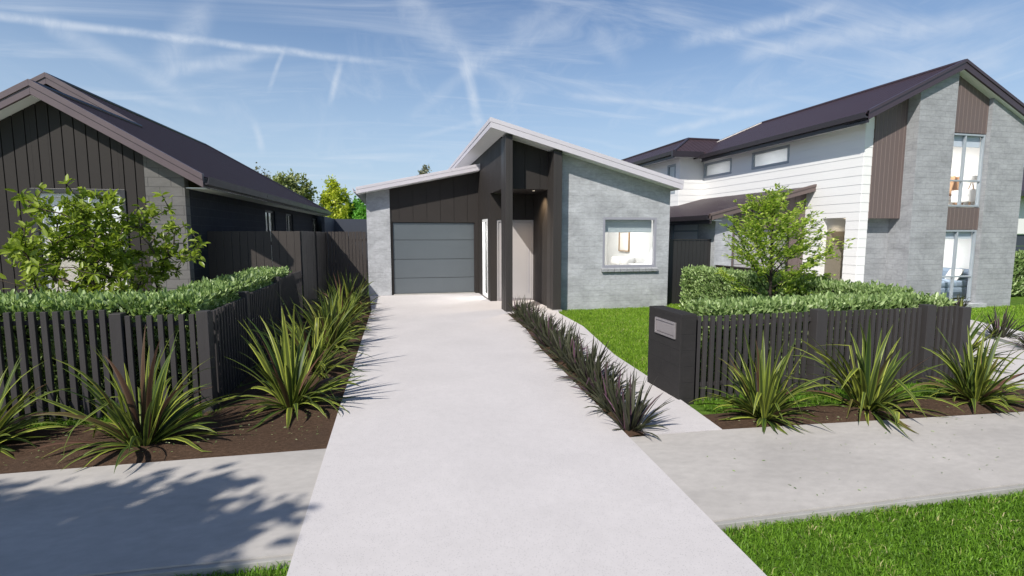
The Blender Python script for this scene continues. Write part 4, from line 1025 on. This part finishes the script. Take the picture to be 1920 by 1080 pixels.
far_tree('pine_tree', 'small olive treetop highest above the brown tiled roof', -13.4, 58, 8.8, 1.6, 4, 'leaf_pine', 25, 110, 16, .24)
far_tree('pine_tree', 'narrow grey green treetop above the garage roof', 3.0, 52, 9.3, 1.6, 3, 'leaf_pine', 26, 130, 16, .22, lambda z: 1-.45*z)
far_tree('olive_tree', 'grey green treetop peeping out beside the garage wall, smallest of the far trees', -2.35, 58, 6.4, 2.0, 3, 'leaf_pine', 27, 90, 12, .24)
# street tree out of frame on the left: only its shadow on the footpath is seen
tips = ell_tips(rg, 230, (0, 0, 3.9), (1.75, 1.45, .85), .25, None)
tr = [[np.array([.03*math.sin(2*z), .02*z, z]) for z in np.linspace(0, 3.6, 12)]]
tree('street_tree', 'leafy street tree standing left of the view, casting shade on the footpath', 'tree', (-5.7, -.15, -.06), tr, tips, ('leaf_tree', 60, .17, .55, .12), 31, .006, .09, 'bark', seglen=.2)

# hedges: leaves over the faces of a clipped box, denser outside
def hedge(label, x0, x1, y0, y1, z1, dens, seed, ll=.085, faces='ftlrb', z0=-.05, loc=None):
    rg = np.random.default_rng(seed); pos, nr = [], []
    def put(n, fn, nrm):
        for _ in range(int(n)):
            pos.append(fn(rg.random(), rg.random())); nr.append(nrm)
    dx, dy, dz = x1-x0, y1-y0, z1-z0
    if 't' in faces: put(dens*1.25*dx*dy, lambda a, b: (x0+a*dx, y0+b*dy, z1), (0, 0, 1))
    if 'f' in faces: put(dens*dx*dz, lambda a, b: (x0+a*dx, y0, z0+b*dz), (0, -1, 0))
    if 'b' in faces: put(dens*dx*dz, lambda a, b: (x0+a*dx, y1, z0+b*dz), (0, 1, 0))
    if 'l' in faces: put(dens*dy*dz, lambda a, b: (x0, y0+a*dy, z0+b*dz), (-1, 0, 0))
    if 'r' in faces: put(dens*dy*dz, lambda a, b: (x1, y0+a*dy, z0+b*dz), (1, 0, 0))
    pos = np.array(pos); nr = np.array(nr, float); n = len(pos)
    pos -= nr*(.02+np.abs(rg.normal(0, .035, n)))[:, None]; pos += rg.normal(0, .012, (n, 3))
    wob = np.array([mnoise.noise((p[0]*2.3, p[1]*2.3, p[2]*2.3)) for p in pos]); pos += nr*(wob*.035)[:, None]
    d = nr*.5 + rg.normal(0, .42, (n, 3)) + np.array([0, 0, .75]); nrm = nr*.7 + rg.normal(0, .8, (n, 3)); pos += nr*(np.maximum(0, rg.normal(0, .028, n)))[:, None]
    ln = ll*rg.uniform(.55, 1.3, n); V, F = leaves(pos, d, nrm, ln, ln*.4, .3)
    o0 = np.array(loc or ((x0+x1)/2, (y0+y1)/2, 0))
    T = thing('hedge', label, 'hedge', tuple(o0))
    raw_mesh('foliage', V-o0, F, M['leaf_hedge'], T, tint=np.repeat(np.clip(rg.normal(.5, .25, n), 0, 1), 6))
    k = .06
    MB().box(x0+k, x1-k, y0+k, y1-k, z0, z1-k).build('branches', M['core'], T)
    return T
hedge('clipped green hedge behind the left front picket fence', -6.6, -2.16, 6.22, 6.95, 1.17, 2300, 41, .078)
hedge('clipped green hedge along the left side fence, running back to the timber fence', -2.62, -2.1, 6.96, 10.9, 1.20, 2100, 42, .075, 'ftlrb')
hedge('clipped green hedge behind the right picket fence', 3.75, 7.38, 5.42, 5.98, 1.01, 2300, 43, .074)
hedge('clipped green hedge running back from the right fence towards the black fence panel', 6.85, 7.42, 5.99, 11.3, 1.08, 1800, 44, .07)
hedge('tall hedge in front of the far right neighbouring house', 18.2, 24, 12.2, 12.9, 1.25, 500, 45, .12)

# flax: strap leaves fanning from one foot
def flax_mesh(seed, n=58, L=(.75, 1.12), w=(.036, .062), droop=(.45, 2.0), fan=(34, 88), seg=8, low=.2, r0=.10):
    rg = np.random.default_rng(seed); V, F, UV, TI = [], [], [], []
    for k in range(n):
        ph = rg.uniform(0, 2*math.pi); inner = rg.random(); el = R(fan[0]+(fan[1]-fan[0])*inner**1.1 + rg.normal(0, 4))
        ln = rg.uniform(*L)*(.75+.3*inner); wd = rg.uniform(*w); cv = rg.uniform(*droop)*(1.25-inner*.85)
        if rg.random() < low: el = R(rg.uniform(12, 45)); ln *= .75; cv = rg.uniform(.9, 2.0)
        snap = rg.random() < .07; tw = rg.normal(0, .5); ti = rg.random(); side0 = rg.normal(0, .10)
        p = np.array([r0*rg.random()*math.cos(ph), r0*rg.random()*math.sin(ph), -.02]); i0 = len(V); a = el; az = ph
        for s in range(seg+1):
            t = s/seg
            d = np.array([math.cos(a)*math.cos(az), math.cos(a)*math.sin(az), math.sin(a)])
            sd = np.array([-math.sin(az), math.cos(az), 0]); up = np.cross(d, sd)*-1
            up = np.cross(sd, d); c_, s_ = math.cos(tw*t), math.sin(tw*t); sd2 = sd*c_ + up*s_; up2 = up*c_ - sd*s_
            ww = wd*(.55+.45*min(1, t*3.2))*(1-max(0, (t-.42)/.58)**1.7)/2*2
            ww = max(ww, .002)/2
            V += [p-sd2*ww+up2*ww*.35, p, p+sd2*ww+up2*ww*.35]; UV += [(0, t), (.5, t), (1, t)]; TI += [ti]*3
            p = p + d*ln/seg
            a -= cv/seg*(.4+1.2*t); az += side0/seg
            if snap and s == int(seg*.62): a -= 1.3
            if p[2] < .015: p[2] = .015+.01*rg.random(); a = max(a, -.05)
        for s in range(seg):
            q = i0+s*3; F += [(q, q+1, q+4, q+3), (q+1, q+2, q+5, q+4)]
    return V, F, UV, TI
def flax_proto(name, seed, mat, **kw):
    V, F, UV, TI = flax_mesh(seed, **kw); return raw_mesh(name, V, F, M[mat], tint=TI, uvs=UV, smooth=True)
fx = [flax_proto('flax_plant', 51+k, 'flax', n=(92, 104, 84, 110, 76)[k], L=((.75, 1.12), (.7, 1.05), (.8, 1.18), (.65, 1.0), (.75, 1.2))[k], low=(.2, .28, .15, .32, .2)[k]) for k in range(5)]
def place(protos, used, k, loc, rot, s, label, cat, group):
    o = protos[k]
    if k in used: o = o.copy(); C.objects.link(o)
    used.add(k); o.location = loc; o.rotation_euler = (0, 0, rot); o.scale = (s, s, s)
    return tag(o, label, cat, group)
used = set()
spots = [(0, -2.28, 5.14, .3, 1.0, 'large striped flax in front of the left picket fence, spilling over the footpath edge'),
         (3, -3.72, 5.42, 1.2, .95, 'striped flax cut off by the left edge of the view'),
         (2, -1.18, 6.02, 2.2, 1.06, 'striped flax nearest the street beside the driveway, left bed'),
         (4, -1.16, 7.45, 3.9, 1.06, 'second striped flax from the street in the left driveway bed'),
         (1, -1.12, 8.9, 5.0, 1.06, 'third striped flax from the street in the left driveway bed'),
         (3, -1.12, 10.2, .6, 1.06, 'fourth striped flax from the street in the left driveway bed'),
         (0, -1.12, 11.5, 3.1, 1.08, 'fifth striped flax from the street in the left driveway bed'),
         (1, -1.10, 12.9, 1.9, 1.1, 'striped flax nearest the garage in the left driveway bed'),
         (1, 3.74, 4.50, 2.6, .92, 'striped flax closest to the letterbox pier'),
         (4, 5.02, 4.46, 4.4, .98, 'striped flax in the middle of the right front bed'),
         (3, 6.50, 4.42, 5.3, .98, 'striped flax at the end of the right picket fence, near the footpath'),
         (2, 8.0, 5.75, .9, .95, 'striped flax behind the end of the right picket fence')]
for k, x, y, r_, s_, lb in spots: place(fx, used, k, (x, y, -.01), r_, s_, lb, 'flax plant', 'striped flax plants')
dk = [flax_proto('dark_flax_plant', 71+k, 'flax_dark', n=70, L=(.32, .52), w=(.019, .030), droop=(.15, 1.0), fan=(34, 88), seg=5, low=.12, r0=.07) for k in range(3)]
used = set(); ordn = ['first', 'second', 'third', 'fourth', 'fifth', 'sixth', 'seventh', 'eighth', 'ninth', 'tenth', 'eleventh', 'twelfth', 'thirteenth', 'fourteenth']
nd = 14
for k in range(nd):
    y = 4.52 + k*.54; 
    i = max(j for j in range(len(STRIP_L)-1) if STRIP_L[j][1] <= y); w_ = (y-STRIP_L[i][1])/(STRIP_L[i+1][1]-STRIP_L[i][1])
    x = (STRIP_L[i][0]*(1-w_)+STRIP_L[i+1][0]*w_ + STRIP_R[i][0]*(1-w_)+STRIP_R[i+1][0]*w_)/2 + random.uniform(-.02, .05)
    lb = 'dark purple strap-leaved plant %s from the footpath in the strip beside the driveway' % ordn[k]
    place(dk, used, k % 3, (x, y + random.uniform(-.05, .05), -.01), random.uniform(0, 6), random.uniform(1.12, 1.34)*(1.06-.008*k), lb, 'strap plant', 'dark plants along the driveway strip')
for k, (x, y, s_, lb) in enumerate(((11.05, 7.2, 1.35, 'dark strap plant alone between the two pale slabs at the right edge'), (8.75, 6.5, 1.5, 'dark strap plant behind the end of the right picket fence'), (10.35, 6.2, 1.2, 'dark strap plant at the right edge of the view, nearest the street'),
                                    (12.3, 9.9, 1.0, 'dark strap plant before the recess of the white house'), (13.2, 10.2, 1.0, 'dark strap plant under the gable wall left of the tall window'), (14.3, 10.3, 1.0, 'dark strap plant in front of the tall ground floor window'))):
    place(dk, used, k % 3, (x, y, -.04), k*1.3, s_, lb, 'strap plant', 'dark plants in front of the two storey house')

# grass: blades over the turf
def grass(name, polys, dens, h, seed, label, wid=.0045, mat='grass'):
    rg = np.random.default_rng(seed); P_ = []
    for (x0, x1, y0, y1, test) in polys:
        n = int((x1-x0)*(y1-y0)*dens); q = np.stack([rg.uniform(x0, x1, n), rg.uniform(y0, y1, n)], 1)
        if test is not None: q = q[test(q[:, 0], q[:, 1])]
        P_.append(q)
    q = np.concatenate(P_); n = len(q)
    clump = np.array([mnoise.noise((a*3.1, b*3.1, 0)) for a, b in q])
    hh = h*rg.uniform(.45, 1.2, n)*(1+.35*clump); ph = rg.uniform(0, 2*np.pi, n); lean = rg.uniform(.15, 1.45, n)
    b = np.concatenate([q, np.full((n, 1), GZ-.003)], 1); dv = np.stack([np.cos(ph), np.sin(ph), np.zeros(n)], 1); sv_ = np.stack([-np.sin(ph), np.cos(ph), np.zeros(n)], 1)
    w2 = (wid*rg.uniform(.6, 1.3, n))[:, None]/2
    ta = rg.uniform(0, 2*np.pi, n); sv_ = np.stack([np.cos(ta), np.sin(ta), np.zeros(n)], 1)
    mid = b + dv*(hh*lean*.28)[:, None] + np.array([0, 0, 1])*(hh*.6)[:, None]; tip = b + dv*(hh*lean*.9)[:, None] + np.array([0, 0, 1])*(hh*(1-.45*lean))[:, None]
    V = np.stack([b-sv_*w2, b+sv_*w2, mid+sv_*w2*.8, mid-sv_*w2*.8, tip+sv_*w2*.12, tip-sv_*w2*.12], 1).reshape(-1, 3)
    i = np.arange(n)[:, None]*6; F = np.concatenate([i+np.array([[0, 1, 2, 3]]), i+np.array([[3, 2, 4, 5]])], 0)
    o = raw_mesh(name, V, F, M[mat], tint=np.repeat(np.clip(.42+.25*clump+rg.normal(0, .24, n), 0, 1), 6))
    return tag(o, label, 'grass', None, 'stuff')
def fpf(x, y): return y < np.abs(rng.normal(0, .012, len(x))) + np.interp(x, [1.9, 4.68, 18], [2.845, 2.77, 2.36])
def fpl(x, y): return y < np.abs(rng.normal(0, .012, len(x))) + np.interp(x, [-16, -1.86, -.62], [3.81, 3.14, 3.08])
grass('verge_grass', [(2.0, 6.2, 1.7, 2.89, fpf)], 7000, .062, 81, 'coarse green grass on the verge in front of the right footpath', .0062)
grass('verge_grass', [(-3.2, -.65, 2.3, 3.3, fpl)], 7000, .062, 82, 'coarse green grass on the verge below the left footpath', .0062)
def lawnt(x, y): return (x > np.interp(y, [5.0, 6.09, 7.45, 10.01, 11.82, 12.3], [3.3, 3.31, 3.40, 3.83, 3.90, 4.02])) & ~((x > 3.15) & (x < 3.4) & (y > 5.19) & (y < 5.97))
grass('lawn', [(3.1, 7.3, 5.97, 12.58, lawnt), (7.2, 8.8, 9.5, 12.95, None)], 3600, .075, 83, 'short green lawn between the front path and the right hedge', .007, 'lawn')
grass('lawn', [(12.3, 22, 4.5, 10.62, lambda x, y: (x > np.interp(y, [3.8, 7.47, 8.8, 11], [11.65, 12.1, 12.66, 12.5])))], 1100, .08, 84, 'green lawn in front of the two storey house', .010, 'lawn')
grass('fence_grass', [(3.38, 7.6, 4.69, 5.9, None)], 3600, .075, 85, 'tufty grass strip under the right picket fence', .005)
grass('fence_grass', [(-6, -2.06, 5.86, 6.6, None), (-2.06, -1.9, 5.8, 8, None)], 3600, .09, 86, 'tufty grass strip under the left picket fence', .005)

# bits of leaf and clippings lying about
def litter(name, boxes, n, z, seed, label):
    rg = np.random.default_rng(seed); P_ = []
    for (x0, x1, y0, y1) in boxes: P_.append(np.stack([rg.uniform(x0, x1, n), rg.uniform(y0, y1, n), np.full(n, z)], 1))
    p = np.concatenate(P_); k = len(p); an = rg.uniform(0, 6.28, k); d = np.stack([np.cos(an), np.sin(an), rg.uniform(-.05, .25, k)], 1)
    ln = rg.uniform(.012, .034, k); V, F = leaves(p, d, unit(np.array([0, 0, 1.])+rg.normal(0, .3, (k, 3))), ln, ln*.3)
    o = raw_mesh(name, V, F, M['leaf_hedge'], tint=np.repeat(rg.random(k), 6)); return tag(o, label, 'leaf litter', None, 'stuff')
litter('leaf_litter', [(2.2, 6.5, 2.95, 4.0)], 90, 0.0, 91, 'tiny green clippings scattered on the right footpath')
litter('leaf_litter', [(-3.2, -.75, 4.8, 5.7), (3.2, 7, 4.15, 4.7)], 170, .035, 92, 'tiny green clippings scattered over the bark mulch')

# ------------------------------------------------------------------ sky and sun
SUN_EL, SUN_AZ = R(43), R(223)      # azimuth clockwise from +Y: behind the viewer, on the left
wd_ = bpy.data.worlds.new('World'); SC.world = wd_; wd_.use_nodes = True
g = NT(wd_.node_tree)
sky = g.n('ShaderNodeTexSky'); sky.sky_type = 'NISHITA'; sky.sun_disc = False
sky.sun_elevation = SUN_EL; sky.sun_rotation = SUN_AZ; sky.air_density = 1.0; sky.dust_density = .6; sky.ozone_density = 2.2; sky.altitude = 50
D = g.n('ShaderNodeTexCoord').outputs['Generated']
sepd = g.n('ShaderNodeSeparateXYZ'); g.l(D, sepd.inputs[0])
fine = g.noise(D, 17, 9, .68, .9); wob = g.noise(D, 7, 3, .6)
den = g.math('ADD', g.math('MAXIMUM', sepd.outputs['Z'], 0.), .16)
pv = g.n('ShaderNodeVectorMath', operation='DIVIDE'); g.l(D, pv.inputs[0])
cmb = g.n('ShaderNodeCombineXYZ'); 
for i in range(3): g.l(den, cmb.inputs[i])
g.l(cmb.outputs[0], pv.inputs[1])
pl = g.mapping(pv.outputs[0], (1, 1, 0))
ci1 = g.noise(g.mapping(pl, (.55, 2.4, 0), (0, 0, R(20))), 1.6, 9, .62, 1.1); ci2 = g.noise(g.mapping(pl, (2.0, .6, 0), (0, 0, R(-38)), (3, 1, 0)), 1.3, 9, .64, 1.3)
veil = g.noise(pl, .55, 4)
total = g.math('MULTIPLY', g.mr(ci1, .42, .80, 0, .55), g.mr(veil, .3, .58))
total = g.math('MAXIMUM', total, g.math('MULTIPLY', g.mr(ci2, .46, .84, 0, .48), g.mr(veil, .32, .6)))
def streak(A, B, w, k, f0=.12, f1=.35, wb=.35, fuzz=.72):
    """one old vapour trail or wisp between two places in the sky (half width w in radians)"""
    global total
    a, b = skydir(*A), skydir(*B); n = a.cross(b).normalized(); e = n.cross(a).normalized(); L = a.angle(b)
    wv = w*wb*4
    d = g.math('ABSOLUTE', g.math('ADD', g.dot(D, n), g.math('MULTIPLY', g.math('SUBTRACT', wob, .5), wv)))
    m = g.mr(d, 0, w*.8, 1, 0)
    s = g.math('ARCTAN2', g.dot(D, e), g.dot(D, a))
    m = g.math('MULTIPLY', m, g.mr(s, -.02, max(.01, L*f0)))
    m = g.math('MULTIPLY', m, g.mr(s, L*(1-f1), L+.005, 1, 0))
    m = g.math('MULTIPLY', m, g.mr(fine, .5-fuzz*.35, .5+fuzz*.35, k*(1-fuzz)*.8, k))
    inv = g.math('SUBTRACT', 1., total); total = g.math('ADD', total, g.math('MULTIPLY', m, inv))
for s_ in (((-60, 25), (810, 128), .011, .66, .02, .35, .25, .35), ((60, 30), (420, 215), .026, .36), ((150, 168), (430, 212), .012, .34), ((385, -10), (305, 150), .045, .42, .25, .3), ((300, 138), (540, 88), .018, .46),
           ((330, 120), (480, 128), .014, .36), ((530, 98), (502, 175), .007, .52), ((637, 125), (616, 200), .010, .66), ((478, 235), (490, 290), .012, .45), ((740, -20), (890, 130), .045, .36, .2, .3), ((866, 95), (903, 262), .018, .72, .25, .3),
           ((860, 140), (1140, 0), .026, .36), ((770, 215), (900, 120), .022, .30), ((870, 120), (1010, 190), .03, .26), ((780, 258), (925, 222), .010, .34), ((1060, 178), (1480, 218), .010, .40), ((1230, 252), (1500, 186), .014, .44),
           ((1270, 82), (1640, 5), .024, .62), ((1390, 105), (1680, 55), .026, .52), ((1600, 70), (1960, 28), .03, .44), ((1640, 150), (1960, 80), .05, .34), ((1120, 60), (1180, 130), .03, .3), ((960, 60), (1060, -10), .03, .28), ((200, 270), (330, 258), .012, .2)):
    streak(*s_)
# pale band low down
haze = g.mr(sepd.outputs['Z'], 0., .5, .78, 0.)
hz = g.mix(haze, sky.outputs[0], (4.9, 6.0, 6.75, 1))
hs = g.n('ShaderNodeHueSaturation'); hs.inputs['Saturation'].default_value = 1.14; hs.inputs['Value'].default_value = .95; g.l(g.mix(1., hz, (1.0, 1.0, 1.06, 1), 'MULTIPLY'), hs.inputs['Color'])
col = g.mix(g.math('MULTIPLY', total, .8), hs.outputs[0], (6.4, 6.9, 7.6, 1))
zen = g.mr(sepd.outputs['Z'], .56, .9, 1., .52)     # sky dimmed above the view, added to weaken fill in shadows
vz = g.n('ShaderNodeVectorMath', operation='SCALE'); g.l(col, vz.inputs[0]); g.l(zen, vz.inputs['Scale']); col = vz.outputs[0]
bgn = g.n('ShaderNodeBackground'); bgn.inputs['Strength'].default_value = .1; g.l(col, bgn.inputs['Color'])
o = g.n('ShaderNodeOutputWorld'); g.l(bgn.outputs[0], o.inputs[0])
sl_ = bpy.data.lights.new('sun', 'SUN'); sl_.energy = 4.3; sl_.angle = R(.7); sl_.color = (1, .945, .86)
so = bpy.data.objects.new('sun', sl_); C.objects.link(so); so.location = (-10, -10, 20)
dvec = Vector((-math.sin(SUN_AZ)*math.cos(SUN_EL), -math.cos(SUN_AZ)*math.cos(SUN_EL), -math.sin(SUN_EL)))
so.rotation_euler = dvec.to_track_quat('-Z', 'Y').to_euler()
vs = SC.view_settings
vs.view_transform = 'Standard'; vs.look = 'None'; vs.exposure = .28; vs.gamma = 1
SC.cycles.max_bounces = 8; SC.cycles.transparent_max_bounces = 12; SC.cycles.use_denoising = True
